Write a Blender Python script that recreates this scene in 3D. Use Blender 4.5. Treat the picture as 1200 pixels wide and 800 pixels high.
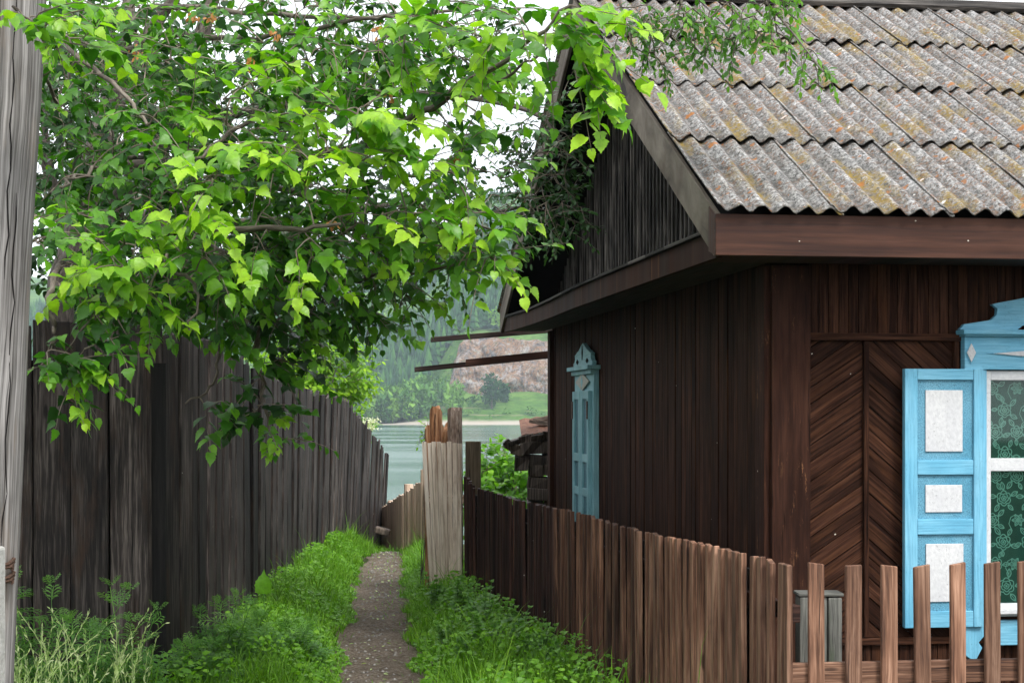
import bpy, math, random
import numpy as np
from mathutils import Vector, Matrix, noise as mnoise
R = math.radians
random.seed(7); rng = np.random.default_rng(7)
scn = bpy.context.scene
for o in list(bpy.data.objects): bpy.data.objects.remove(o)
C = scn.collection

# ------------------------------------------------------------------ camera
EYE = 1.62
F = 2000.0                      # focal length in pixels of the 1200 px wide photograph
HZ = 485.0                      # row of the horizon
cam_d = bpy.data.cameras.new('camera'); cam = bpy.data.objects.new('camera', cam_d); C.objects.link(cam)
cam.location = (0, 0, EYE); cam.rotation_euler = (R(90), 0, 0)
cam_d.sensor_width = 36; cam_d.lens = 60.0; cam_d.shift_y = (HZ-400)/1200
cam_d.clip_start = 0.05; cam_d.clip_end = 12000
scn.camera = cam

# ------------------------------------------------------------------ sky and sun
SUN_EL, SUN_AZ = 50, 150        # azimuth measured clockwise from +Y: behind the camera, to the right
w = bpy.data.worlds.new('World'); scn.world = w; w.use_nodes = True
nt = w.node_tree; nt.nodes.clear()
out = nt.nodes.new('ShaderNodeOutputWorld'); bg = nt.nodes.new('ShaderNodeBackground')
sky = nt.nodes.new('ShaderNodeTexSky'); sky.sky_type = 'NISHITA'; sky.sun_disc = False
sky.sun_elevation = R(SUN_EL); sky.sun_rotation = R(SUN_AZ); sky.dust_density = 3; sky.air_density = 1.2
hs = nt.nodes.new('ShaderNodeHueSaturation'); hs.inputs['Saturation'].default_value = 0.35
nz = nt.nodes.new('ShaderNodeTexNoise'); nz.inputs['Scale'].default_value = 3.0; nz.inputs['Detail'].default_value = 6
rp = nt.nodes.new('ShaderNodeMapRange'); rp.inputs[1].default_value = .2; rp.inputs[2].default_value = .55
mx = nt.nodes.new('ShaderNodeMix'); mx.data_type = 'RGBA'
mx.inputs[7].default_value = (13.0, 13.4, 14.0, 1)
nt.links.new(sky.outputs[0], hs.inputs['Color']); nt.links.new(hs.outputs[0], mx.inputs[6])
nt.links.new(nz.outputs[0], rp.inputs[0]); nt.links.new(rp.outputs[0], mx.inputs[0])
nt.links.new(mx.outputs[2], bg.inputs[0]); bg.inputs[1].default_value = 0.10
nt.links.new(bg.outputs[0], out.inputs[0])
sd = bpy.data.lights.new('sun', 'SUN'); sd.energy = 2.2; sd.angle = R(14); sd.color = (1, .98, .95)
so = bpy.data.objects.new('sun', sd); C.objects.link(so); so.location = (0, -5, 20)
_d = Vector((math.sin(R(SUN_AZ))*math.cos(R(SUN_EL)), math.cos(R(SUN_AZ))*math.cos(R(SUN_EL)), math.sin(R(SUN_EL))))
so.rotation_euler = (-_d).to_track_quat('-Z', 'Y').to_euler()
scn.view_settings.view_transform = 'Standard'; scn.view_settings.look = 'None'
scn.view_settings.gamma = 1; scn.view_settings.exposure = 0.75; scn.view_settings.use_curve_mapping = False
scn.render.engine = 'CYCLES'
scn.cycles.max_bounces = 7; scn.cycles.transmission_bounces = 6; scn.cycles.transparent_max_bounces = 8
scn.cycles.volume_bounces = 0

def P(px, py, z): return Vector(((px-600)/F*z, z, EYE+(HZ-py)/F*z))

# ------------------------------------------------------------------ object helpers
def tag(o, label=None, cat=None, group=None, kind=None):
    if label: o['label'] = label
    if cat: o['category'] = cat
    if group: o['group'] = group
    if kind: o['kind'] = kind
    return o
def empty(name, loc=(0, 0, 0), rz=0, label=None, cat=None, group=None, parent=None):
    o = bpy.data.objects.new(name, None); C.objects.link(o); o.location = loc; o.rotation_euler = (0, 0, rz)
    o.empty_display_size = .1
    if parent: o.parent = parent
    return tag(o, label, cat, group)
def link(name, me, mats, parent=None, loc=None, rot=None):
    o = bpy.data.objects.new(name, me); C.objects.link(o)
    if mats is not None and len(me.materials) == 0:
        for m in (mats if isinstance(mats, (list, tuple)) else [mats]): me.materials.append(m)
    if parent: o.parent = parent
    if loc is not None: o.location = loc
    if rot is not None: o.rotation_euler = rot
    return o

class MB:
    """collects pieces of wood etc. with a uv along the grain and a tint per piece"""
    def __init__(s): s.v = []; s.f = []; s.uv = []; s.t = []; s.mi = []
    def prism(s, pts, ext, grain=(0, 0, 1), tint=None, mi=0):
        pts = [Vector(p) for p in pts]; ext = Vector(ext); n = len(pts); b = len(s.v)
        nrm = Vector((0, 0, 0))
        for i in range(n): nrm += pts[i].cross(pts[(i+1) % n])
        if nrm.dot(ext) > 0: pts = pts[::-1]
        g = Vector(grain).normalized()
        a = g.orthogonal().normalized()
        if abs(g.z) > .9: a = Vector((1, 0, 0))
        a = (a-g*a.dot(g)).normalized(); c = g.cross(a)
        ou, ov = random.random()*50, random.random()*50
        tt = random.random() if tint is None else tint
        allp = pts+[p+ext for p in pts]
        s.v += allp
        fs = [list(range(n)), list(range(2*n-1, n-1, -1))]
        for i in range(n):
            j = (i+1) % n; fs.append([j, i, i+n, j+n])
        for f in fs:
            s.f.append([b+k for k in f]); s.t.append(tt); s.mi.append(mi)
            for k in f:
                p = allp[k]; s.uv.append((p.dot(a)+p.dot(c)+ou, p.dot(g)+ov))
    def box(s, c, d, rot=None, grain=2, tint=None, mi=0):
        M = rot if rot is not None else Matrix.Identity(3)
        c = Vector(c); x, y, z = [v/2 for v in d]
        pts = [c+M@Vector(q) for q in ((-x, -y, -z), (x, -y, -z), (x, y, -z), (-x, y, -z))]
        s.prism(pts, M@Vector((0, 0, 2*z)), M@Vector([(1, 0, 0), (0, 1, 0), (0, 0, 1)][grain]), tint, mi)
    def tube(s, pts, r, sides=8, tint=None, mi=0, cap=True):
        pts = [Vector(p) for p in pts]; n = len(pts); b = len(s.v)
        tt = random.random() if tint is None else tint
        ou = random.random()*40; L = 0
        up = Vector((.13, .21, 1)).normalized(); rings = []; lens = []
        for i, p in enumerate(pts):
            d = (pts[min(i+1, n-1)]-pts[max(i-1, 0)])
            d = d.normalized() if d.length > 1e-9 else Vector((0, 0, 1))
            if abs(d.dot(up)) > .98: up = Vector((1, .1, .1)).normalized()
            a = d.cross(up).normalized(); c = d.cross(a)
            rr = r[i] if hasattr(r, '__len__') else r
            if i: L += (p-pts[i-1]).length
            lens.append(L)
            for k in range(sides):
                t = 2*math.pi*k/sides
                s.v.append(p+(a*math.cos(t)+c*math.sin(t))*rr)
        rr0 = r[0] if hasattr(r, '__len__') else r
        for i in range(n-1):
            for k in range(sides):
                k2 = (k+1) % sides
                s.f.append([b+i*sides+k, b+i*sides+k2, b+(i+1)*sides+k2, b+(i+1)*sides+k]); s.t.append(tt); s.mi.append(mi)
                w_ = 2*math.pi*rr0/sides
                s.uv += [(ou+k*w_, lens[i]), (ou+(k+1)*w_, lens[i]), (ou+(k+1)*w_, lens[i+1]), (ou+k*w_, lens[i+1])]
        if cap:
            for ring, rev in ((0, False), (n-1, True)):
                f = [b+ring*sides+k for k in range(sides)]
                if not rev: f = f[::-1]
                s.f.append(f); s.t.append(tt); s.mi.append(mi)
                for k in f: q = s.v[k]; s.uv.append((q.x+ou, q.y))
    def mesh(s, name):
        me = bpy.data.meshes.new(name); me.from_pydata([tuple(v) for v in s.v], [], s.f)
        uv = me.uv_layers.new(name='UVMap')
        uv.data.foreach_set('uv', np.array(s.uv, dtype=np.float32).ravel())
        at = me.attributes.new('tint', 'FLOAT', 'FACE'); at.data.foreach_set('value', np.array(s.t, dtype=np.float32))
        me.polygons.foreach_set('material_index', np.array(s.mi, dtype=np.int32))
        me.update(); return me
    def build(s, name, mat, parent=None, loc=None, rot=None, bevel=0, smooth=False):
        me = s.mesh(name)
        o = link(name, me, mat, parent, loc, rot)
        if smooth: me.polygons.foreach_set('use_smooth', np.ones(len(me.polygons), dtype=bool))
        if bevel:
            m = o.modifiers.new('bevel', 'BEVEL'); m.width = bevel; m.segments = 2; m.limit_method = 'ANGLE'
        return o

def raw_mesh(name, V, Fq, tint=None, uv=None, smooth=False):
    """V (n,3); Fq (m,k) uniform polygons; tint per vertex"""
    me = bpy.data.meshes.new(name); V = np.asarray(V, dtype=np.float32); Fq = np.asarray(Fq, dtype=np.int32)
    me.vertices.add(len(V)); me.vertices.foreach_set('co', V.ravel())
    m, k = Fq.shape
    me.loops.add(m*k); me.loops.foreach_set('vertex_index', Fq.ravel())
    me.polygons.add(m); me.polygons.foreach_set('loop_start', np.arange(0, m*k, k, dtype=np.int32))
    me.polygons.foreach_set('loop_total', np.full(m, k, dtype=np.int32))
    if smooth: me.polygons.foreach_set('use_smooth', np.ones(m, dtype=bool))
    me.update(calc_edges=True)
    if tint is not None:
        at = me.attributes.new('tint', 'FLOAT', 'POINT'); at.data.foreach_set('value', np.asarray(tint, dtype=np.float32))
    if uv is not None:
        l = me.uv_layers.new(name='UVMap'); l.data.foreach_set('uv', np.asarray(uv, dtype=np.float32)[Fq.ravel()].ravel())
    me.validate(); return me

def scatter(name, tv, tf, loc, mats, tint, uvt=None, smooth=False):
    tv = np.asarray(tv, dtype=float); tf = np.asarray(tf); N = len(loc); n = len(tv)
    V = np.einsum('nij,kj->nki', mats, tv)+np.asarray(loc)[:, None, :]
    Fq = (tf[None]+(np.arange(N)*n)[:, None, None]).reshape(-1, tf.shape[1])
    uv = None
    if uvt is not None: uv = np.tile(np.asarray(uvt), (N, 1))
    return raw_mesh(name, V.reshape(-1, 3), Fq, np.repeat(np.asarray(tint), n), uv, smooth)

def frames(d, nrm, s):
    """matrices whose columns are x, y=d, z~nrm scaled by s (n,) or (n,3)"""
    d = d/np.linalg.norm(d, axis=1, keepdims=True)
    x = np.cross(d, nrm); x /= np.linalg.norm(x, axis=1, keepdims=True)+1e-9
    z = np.cross(x, d)
    M = np.stack([x, d, z], axis=2)
    s = np.asarray(s)
    if s.ndim == 1: s = np.repeat(s[:, None], 3, 1)
    return M*s[:, None, :]

# ------------------------------------------------------------------ material helpers
class NT:
    def __init__(s, name):
        s.m = bpy.data.materials.new(name); s.m.use_nodes = True; s.t = s.m.node_tree; s.t.nodes.clear()
        s.out = s.t.nodes.new('ShaderNodeOutputMaterial')
    def n(s, typ, **kw):
        nd = s.t.nodes.new(typ)
        for k, v in kw.items():
            if hasattr(nd, k) and k not in nd.inputs: setattr(nd, k, v)
            else: nd.inputs[k].default_value = v
        return nd
    def l(s, a, b): s.t.links.new(a, b)
    def noise(s, vec, scale, detail=4, rough=.6, dist=0):
        nd = s.n('ShaderNodeTexNoise', Scale=scale, Detail=detail, Roughness=rough, Distortion=dist)
        s.l(vec, nd.inputs['Vector']); return nd.outputs[0]
    def mapping(s, vec, sc=(1, 1, 1), loc=(0, 0, 0)):
        nd = s.n('ShaderNodeMapping'); nd.inputs['Scale'].default_value = sc; nd.inputs['Location'].default_value = loc
        s.l(vec, nd.inputs['Vector']); return nd.outputs[0]
    def rng(s, v, a, b, c=0, d=1):
        nd = s.n('ShaderNodeMapRange'); s.l(v, nd.inputs[0])
        for i, x in enumerate((a, b, c, d)): nd.inputs[i+1].default_value = x
        return nd.outputs[0]
    def mix(s, f, a, b, mode='MIX'):
        nd = s.n('ShaderNodeMix', data_type='RGBA', blend_type=mode)
        for i, x in ((0, f), (6, a), (7, b)):
            if isinstance(x, (int, float)): nd.inputs[i].default_value = x
            elif isinstance(x, tuple): nd.inputs[i].default_value = x+(1,) if len(x) == 3 else x
            else: s.l(x, nd.inputs[i])
        return nd.outputs[2]
    def math(s, op, a, b=0.0):
        nd = s.n('ShaderNodeMath', operation=op)
        for i, x in ((0, a), (1, b)):
            if isinstance(x, (int, float)): nd.inputs[i].default_value = x
            else: s.l(x, nd.inputs[i])
        return nd.outputs[0]
    def ramp(s, f, stops):
        nd = s.n('ShaderNodeValToRGB'); e = nd.color_ramp.elements
        while len(e) < len(stops): e.new(0.5)
        for i, (p, c) in enumerate(stops): e[i].position = p; e[i].color = c+(1,) if len(c) == 3 else c
        s.l(f, nd.inputs[0]); return nd.outputs[0]
    def bump(s, h, strength=.5, dist=.01):
        nd = s.n('ShaderNodeBump', Strength=strength, Distance=dist); s.l(h, nd.inputs['Height']); return nd.outputs[0]
    def attr(s, name): return s.n('ShaderNodeAttribute', attribute_name=name).outputs['Fac']
    def bsdf(s, col, rough=.7, normal=None, spec=.3, metal=0):
        b = s.n('ShaderNodeBsdfPrincipled', Roughness=rough if isinstance(rough, float) else .5, Metallic=metal)
        b.inputs['Specular IOR Level'].default_value = spec
        if isinstance(col, tuple): b.inputs['Base Color'].default_value = col+(1,)
        else: s.l(col, b.inputs['Base Color'])
        if not isinstance(rough, float): s.l(rough, b.inputs['Roughness'])
        if normal is not None: s.l(normal, b.inputs['Normal'])
        return b
    def done(s, b): s.l(b.outputs[0], s.out.inputs[0]); return s.m

def wood(name, dark, mid, light, grain=70, along=2.0, stain=None, stain_amt=.5, specks=.0, bump=.6, rough=.8, spec=.25, vary=.35, knots=True, peel=None):
    t = NT(name); uv = t.n('ShaderNodeUVMap').outputs[0]
    oi = t.n('ShaderNodeObjectInfo').outputs['Random']
    off = t.n('ShaderNodeCombineXYZ'); t.l(t.math('MULTIPLY', oi, 37.0), off.inputs[0]); t.l(t.math('MULTIPLY', oi, 91.0), off.inputs[1])
    va = t.n('ShaderNodeVectorMath', operation='ADD'); t.l(uv, va.inputs[0]); t.l(off.outputs[0], va.inputs[1]); vec = va.outputs[0]
    warp = t.noise(t.mapping(vec, (6, 2.2, 1)), 1.0, 2)
    wv = t.n('ShaderNodeCombineXYZ'); t.l(t.math('MULTIPLY', t.math('SUBTRACT', warp, .5), .03), wv.inputs[0])
    v2 = t.n('ShaderNodeVectorMath', operation='ADD'); t.l(vec, v2.inputs[0]); t.l(wv.outputs[0], v2.inputs[1]); vec2 = v2.outputs[0]
    g1 = t.noise(t.mapping(vec2, (grain, along, 1)), 1.0, 5, .65)
    g2 = t.noise(t.mapping(vec2, (grain*3.2, along*2, 1)), 1.0, 3, .6)
    big = t.noise(t.mapping(vec, (5, 1.3, 1)), 1.0, 4, .6)
    g = t.math('ADD', t.math('MULTIPLY', g1, .65), t.math('MULTIPLY', g2, .35))
    g = t.math('ADD', g, t.math('MULTIPLY', t.math('SUBTRACT', big, .5), .45))
    col = t.ramp(g, [(.37, dark), (.5, mid), (.64, light)])
    tt = t.math('ADD', t.math('MULTIPLY', t.attr('tint'), .6), t.math('MULTIPLY', oi, .4))
    col = t.mix(1.0, col, t.ramp(tt, [(0, (1-vary,)*3), (1, (1+vary, 1+vary*.9, 1+vary*.85))]), 'MULTIPLY')
    ck = t.noise(t.mapping(vec2, (grain*.9, along*.45, 1), (7, 3, 0)), 1.0, 4, .7)
    ck = t.rng(ck, .615, .645)
    col = t.mix(t.math('MULTIPLY', ck, .8), col, tuple(c*.3 for c in dark))
    h = t.math('SUBTRACT', g, t.math('MULTIPLY', ck, .6))
    if knots:
        vo = t.n('ShaderNodeTexVoronoi', Scale=1.0, Randomness=1.0); t.l(t.mapping(vec, (7, 2.3, 1)), vo.inputs[0])
        k = t.rng(vo.outputs['Distance'], .09, .13, 1, 0)
        sel = t.math('GREATER_THAN', t.n('ShaderNodeSeparateColor').outputs[0], .5)
        sc = t.n('ShaderNodeSeparateColor'); t.l(vo.outputs['Color'], sc.inputs[0])
        k = t.math('MULTIPLY', k, t.math('GREATER_THAN', sc.outputs[0], .55))
        col = t.mix(t.math('MULTIPLY', k, .75), col, tuple(c*.45 for c in dark))
    if stain:
        s1 = t.rng(t.noise(t.mapping(vec, (9, 1.6, 1)), 1.0, 6, .7), .52, .66)
        col = t.mix(t.math('MULTIPLY', s1, stain_amt), col, stain)
    if peel:
        p1 = t.rng(t.noise(t.mapping(vec, (34, 7, 1)), 1.0, 7, .75), .58, .63)
        msk = t.rng(t.noise(t.mapping(vec, (2.5, 1.0, 1)), 1.0, 2), .48, .6)
        p1 = t.math('MULTIPLY', p1, msk)
        col = t.mix(t.math('MULTIPLY', p1, .85), col, peel); h = t.math('SUBTRACT', h, t.math('MULTIPLY', p1, .4))
    if specks:
        vo = t.n('ShaderNodeTexVoronoi', Scale=13.0, Randomness=1.0); t.l(vec, vo.inputs[0])
        sc = t.n('ShaderNodeSeparateColor'); t.l(vo.outputs['Color'], sc.inputs[0])
        k = t.math('MULTIPLY', t.math('LESS_THAN', vo.outputs['Distance'], .055), t.math('LESS_THAN', sc.outputs[1], specks))
        col = t.mix(k, col, (.6, .57, .5))
    r = t.rng(g2, .3, .7, rough-.12, rough+.1)
    return t.done(t.bsdf(col, r, t.bump(h, bump, .006), spec))

def painted(name, base, dark, pale, crack=.5, gs=90):
    t = NT(name); uv = t.n('ShaderNodeUVMap').outputs[0]
    oi = t.n('ShaderNodeObjectInfo').outputs['Random']
    off = t.n('ShaderNodeCombineXYZ'); t.l(t.math('MULTIPLY', oi, 17.0), off.inputs[0])
    va = t.n('ShaderNodeVectorMath', operation='ADD'); t.l(uv, va.inputs[0]); t.l(off.outputs[0], va.inputs[1]); vec = va.outputs[0]
    g = t.noise(t.mapping(vec, (gs, 5 if gs == 90 else gs*.7, 1)), 1.0, 5, .6)
    big = t.noise(t.mapping(vec, (6, 3, 1)), 1.0, 4)
    col = t.mix(t.rng(big, .35, .7), base, pale)
    col = t.mix(t.rng(g, .38, .6, .45 if gs <= 90 else .7, 0), col, dark)
    cr = t.noise(t.mapping(vec, (110, 60, 1)), 1.0, 6, .8)
    c2 = t.math('MULTIPLY', t.rng(cr, .57, .63), t.rng(t.noise(t.mapping(vec, (9, 5, 1)), 1.0, 3), .42, .62))
    col = t.mix(t.math('MULTIPLY', c2, crack), col, tuple(c*.35 for c in dark))
    h = t.math('SUBTRACT', g, t.math('MULTIPLY', c2, .8))
    return t.done(t.bsdf(col, .55, t.bump(h, .45, .004), .35))

def leafmat(name, stops, transl=.45, rough=.42, spec=.4, vein=True):
    t = NT(name); tt = t.attr('tint')
    pos = t.n('ShaderNodeNewGeometry').outputs['Position']
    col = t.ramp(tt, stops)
    n1 = t.noise(pos, 25, 3)
    col = t.mix(1.0, col, t.ramp(n1, [(.3, (.78,)*3), (.7, (1.2, 1.2, 1.1))]), 'MULTIPLY')
    nm = t.bump(n1, .3, .01)
    b = t.bsdf(col, rough, nm, spec)
    tr = t.n('ShaderNodeBsdfTranslucent'); cc = t.mix(1.0, col, (1.35, 1.55, .55), 'MULTIPLY'); t.l(cc, tr.inputs[0])
    m = t.n('ShaderNodeMixShader'); m.inputs[0].default_value = transl
    t.l(b.outputs[0], m.inputs[1]); t.l(tr.outputs[0], m.inputs[2]); t.l(m.outputs[0], t.out.inputs[0])
    return t.m

M = {}
M['greywood'] = wood('old_grey_boards', (.007, .0055, .005), (.024, .019, .017), (.115, .102, .094), grain=80, specks=.04, vary=.7, stain=(.075, .045, .033), stain_amt=.5, bump=.9)
M['wideboard'] = wood('wide_sawn_boards', (.006, .005, .0045), (.026, .021, .0185), (.105, .090, .080), grain=60, along=2.4, specks=.05, vary=.65, stain=(.045, .024, .014), stain_amt=.7, bump=.8)
M['darkboard'] = wood('dark_backing_board', (.003, .0025, .002), (.008, .007, .006), (.02, .017, .015), vary=.3)
M['polewood'] = wood('pole_wood', (.05, .045, .04), (.17, .16, .15), (.36, .34, .325), grain=85, along=1.0, vary=.1, stain=(.2, .15, .11), stain_amt=.5, bump=1.0)
M['brownwall'] = wood('brown_painted_cladding', (.009, .0038, .0024), (.027, .0112, .0066), (.072, .032, .018), grain=60, specks=.05, vary=.45, stain=(.085, .034, .015), stain_amt=.45, bump=.5, rough=.75, spec=.06, knots=False)
M['cornerboard'] = wood('brown_corner_board', (.018, .0070, .0045), (.034, .0138, .0084), (.055, .023, .014), grain=30, specks=.1, vary=.15, bump=.3, rough=.72, spec=.08, knots=False, peel=(.20, .095, .045))
M['fascia'] = wood('red_brown_fascia', (.028, .0105, .0065), (.052, .0205, .012), (.085, .036, .022), grain=14, along=.8, specks=.25, vary=.12, bump=.25, rough=.6, spec=.22, knots=False)
M['rake'] = wood('weathered_rake_board', (.06, .045, .034), (.17, .14, .11), (.30, .26, .215), grain=30, along=1.0, specks=.08, vary=.12, stain=(.07, .03, .02), stain_amt=.5, knots=False)
M['gable'] = wood('gable_boards', (.005, .0045, .004), (.032, .029, .026), (.17, .155, .14), grain=60, vary=.6, spec=.1)
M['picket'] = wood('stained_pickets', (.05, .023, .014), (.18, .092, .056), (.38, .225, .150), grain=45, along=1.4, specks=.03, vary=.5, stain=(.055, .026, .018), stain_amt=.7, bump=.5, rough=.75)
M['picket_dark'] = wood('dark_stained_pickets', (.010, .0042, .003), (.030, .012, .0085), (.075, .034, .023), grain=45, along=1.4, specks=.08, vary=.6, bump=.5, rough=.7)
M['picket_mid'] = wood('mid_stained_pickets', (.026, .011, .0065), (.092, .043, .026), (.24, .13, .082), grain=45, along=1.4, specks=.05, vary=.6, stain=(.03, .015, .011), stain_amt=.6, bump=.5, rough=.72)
M['lightwood'] = wood('bleached_boards', (.34, .25, .19), (.70, .59, .48), (.80, .71, .61), grain=45, along=1.2, specks=0, vary=.2, stain=(.30, .19, .13), stain_amt=.7, bump=.5)
M['pinkwood'] = wood('fresh_pine_boards', (.36, .23, .16), (.62, .46, .34), (.78, .63, .50), grain=40, along=1.2, vary=.2, stain=(.34, .20, .13), stain_amt=.6)
M['rotten'] = wood('split_orange_log', (.10, .035, .014), (.34, .16, .075), (.52, .33, .2), grain=60, along=3, vary=.2, stain=(.09, .04, .02), stain_amt=.8, bump=1.0)
M['barklog'] = wood('flaking_bark_log', (.07, .05, .04), (.30, .22, .17), (.50, .42, .35), grain=50, along=8, vary=.2, stain=(.12, .06, .04), stain_amt=.8, bump=1.0)
M['olivepost'] = wood('olive_brown_post', (.04, .03, .018), (.095, .072, .045), (.15, .12, .08), grain=40, vary=.15)
M['greypost'] = wood('mossy_grey_post', (.05, .05, .045), (.13, .13, .115), (.25, .25, .22), grain=50, vary=.2, stain=(.07, .10, .05), stain_amt=.6)
M['logend'] = wood('dark_timber', (.02, .016, .013), (.085, .068, .055), (.22, .18, .145), grain=50, along=6, vary=.6, bump=1.0)
M['bark'] = wood('bark', (.05, .042, .035), (.12, .10, .085), (.22, .19, .165), grain=40, along=12, vary=.2, bump=.8, knots=False)
M['twig'] = wood('twig_bark', (.06, .048, .035), (.14, .115, .09), (.24, .21, .17), grain=50, along=10, vary=.4, bump=.3, knots=False)
M['blue'] = painted('blue_paint', (.13, .40, .56), (.05, .20, .32), (.22, .50, .64), .5)
M['bluepanel'] = painted('rough_blue_paint', (.09, .31, .44), (.02, .10, .16), (.20, .44, .56), 1.0, 230)
M['teal'] = painted('teal_paint', (.21, .44, .49), (.08, .20, .23), (.30, .54, .57), .6)
M['tealpanel'] = painted('rough_teal_paint', (.07, .20, .25), (.02, .07, .09), (.12, .28, .33), 1.0, 120)
M['white'] = painted('white_paint', (.54, .54, .55), (.42, .42, .43), (.64, .64, .63), 1.0, 60)
M['cream'] = painted('dirty_cream_paint', (.40, .40, .34), (.2, .2, .17), (.5, .5, .44), .7)

def mat_slate():
    t = NT('corrugated_asbestos_slate'); tc = t.n('ShaderNodeTexCoord').outputs['Object']
    oi = t.n('ShaderNodeObjectInfo').outputs['Random']
    off = t.n('ShaderNodeCombineXYZ'); t.l(t.math('MULTIPLY', oi, 37.0), off.inputs[0]); t.l(t.math('MULTIPLY', oi, 11.0), off.inputs[1])
    va = t.n('ShaderNodeVectorMath', operation='ADD'); t.l(tc, va.inputs[0]); t.l(off.outputs[0], va.inputs[1]); v = va.outputs[0]
    a = t.noise(t.mapping(v, (1, .7, 1)), 55, 6, .75); b = t.noise(v, 4.5, 4, .6); c = t.noise(t.mapping(v, (1, .6, 1)), 130, 4, .8)
    col = t.ramp(t.math('ADD', t.math('MULTIPLY', a, .7), t.math('MULTIPLY', c, .3)), [(.38, (.035, .034, .033)), (.46, (.15, .148, .145)), (.54, (.34, .335, .328)), (.66, (.60, .59, .575))])
    col = t.mix(1.0, col, t.ramp(b, [(.3, (.68, .66, .63)), (.7, (1.15, 1.15, 1.15))]), 'MULTIPLY')
    sx = t.n('ShaderNodeSeparateXYZ'); t.l(tc, sx.inputs[0])
    trough = t.rng(t.math('COSINE', t.math('MULTIPLY', sx.outputs[0], 2*math.pi/.1025)), -1.0, .3, 1, 0)   # darker, patchy colour towards the wave troughs
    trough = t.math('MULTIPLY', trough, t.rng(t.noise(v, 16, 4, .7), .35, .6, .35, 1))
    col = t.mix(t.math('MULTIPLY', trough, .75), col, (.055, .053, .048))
    br = t.math('MULTIPLY', t.rng(t.noise(v, 42, 5, .75), .52, .57), t.rng(t.noise(v, 3, 2), .35, .55))
    col = t.mix(t.math('MULTIPLY', br, .75), col, (.17, .09, .05))
    ye = t.math('MULTIPLY', t.rng(t.noise(t.mapping(v, (1, .3, 1), (5, 3, 0)), 5.5, 4, .6), .53, .63), t.rng(t.noise(v, 50, 4, .7), .40, .56))
    col = t.mix(t.math('MULTIPLY', ye, .85), col, (.25, .17, .03))
    vo = t.n('ShaderNodeTexVoronoi', Scale=6.5, Randomness=1.0)
    wv = t.n('ShaderNodeVectorMath', operation='MULTIPLY_ADD'); nn = t.n('ShaderNodeTexNoise', Scale=30.0); t.l(v, nn.inputs[0])
    t.l(nn.outputs['Color'], wv.inputs[0]); wv.inputs[1].default_value = (.06, .06, .06); t.l(v, wv.inputs[2]); t.l(wv.outputs[0], vo.inputs[0])
    sc = t.n('ShaderNodeSeparateColor'); t.l(vo.outputs['Color'], sc.inputs[0])
    om = t.math('MULTIPLY', t.rng(vo.outputs['Distance'], .14, .2, 1, 0), t.math('LESS_THAN', sc.outputs[0], .30))
    col = t.mix(t.math('MULTIPLY', om, .85), col, (.34, .13, .03))
    vo2 = t.n('ShaderNodeTexVoronoi', Scale=19.0, Randomness=1.0); t.l(wv.outputs[0], vo2.inputs[0])
    sc2 = t.n('ShaderNodeSeparateColor'); t.l(vo2.outputs['Color'], sc2.inputs[0])
    om2 = t.math('MULTIPLY', t.math('LESS_THAN', vo2.outputs['Distance'], .27), t.math('LESS_THAN', sc2.outputs[0], .20))
    col = t.mix(t.math('MULTIPLY', om2, .75), col, (.30, .12, .04))
    om3 = t.math('MULTIPLY', t.math('LESS_THAN', vo2.outputs['Distance'], .2), t.math('GREATER_THAN', sc2.outputs[1], .94))
    col = t.mix(t.math('MULTIPLY', om3, .8), col, (.62, .61, .58))
    return t.done(t.bsdf(col, .9, t.bump(t.math('ADD', a, c), .8, .006), .15))
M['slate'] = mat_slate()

def mat_ground():
    t = NT('soil_and_turf'); v = t.n('ShaderNodeTexCoord').outputs['Object']
    a = t.noise(v, 9, 6, .7); b = t.noise(v, 60, 5, .7)
    col = t.ramp(a, [(.35, (.020, .022, .008)), (.5, (.035, .052, .012)), (.65, (.05, .085, .018))])
    col = t.mix(t.rng(b, .45, .6), col, (.045, .036, .026))
    return t.done(t.bsdf(col, .95, t.bump(b, .8, .02), .1))
M['ground'] = mat_ground()
def mat_path():
    t = NT('trodden_earth_with_grit'); v = t.n('ShaderNodeTexCoord').outputs['Object']
    a = t.noise(v, 3, 5, .7); b = t.noise(v, 45, 6, .75); c = t.noise(v, 180, 3, .7)
    col = t.ramp(b, [(.35, (.085, .062, .045)), (.5, (.24, .19, .145)), (.65, (.42, .36, .30))])
    col = t.mix(1.0, col, t.ramp(a, [(.3, (.6, .58, .55)), (.7, (1.2, 1.18, 1.15))]), 'MULTIPLY')
    vo = t.n('ShaderNodeTexVoronoi', Scale=55.0); t.l(v, vo.inputs[0])
    sc = t.n('ShaderNodeSeparateColor'); t.l(vo.outputs['Color'], sc.inputs[0])
    k = t.math('MULTIPLY', t.math('LESS_THAN', vo.outputs['Distance'], .3), t.math('LESS_THAN', sc.outputs[0], .2))
    col = t.mix(t.math('MULTIPLY', k, .7), col, (.30, .28, .25))
    return t.done(t.bsdf(col, .93, t.bump(t.math('ADD', b, c), 1.0, .02), .15))
M['path'] = mat_path()
def mat_plain(name, c1, c2, scale, rough=.8, bump=.5, bd=.02, spec=.2):
    t = NT(name); v = t.n('ShaderNodeTexCoord').outputs['Object']; a = t.noise(v, scale, 6, .7)
    return t.done(t.bsdf(t.mix(t.rng(a, .35, .65), c1, c2), rough, t.bump(a, bump, bd), spec))
M['stone'] = mat_plain('grey_pebble', (.12, .105, .09), (.32, .30, .27), 30)
M['plinth'] = mat_plain('dark_plinth', (.03, .02, .016), (.06, .045, .036), 20)
M['concrete'] = mat_plain('pale_concrete', (.36, .35, .32), (.50, .49, .46), 40)
M['wire'] = mat_plain('rusty_wire', (.05, .025, .015), (.12, .07, .05), 60, .6)
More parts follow.
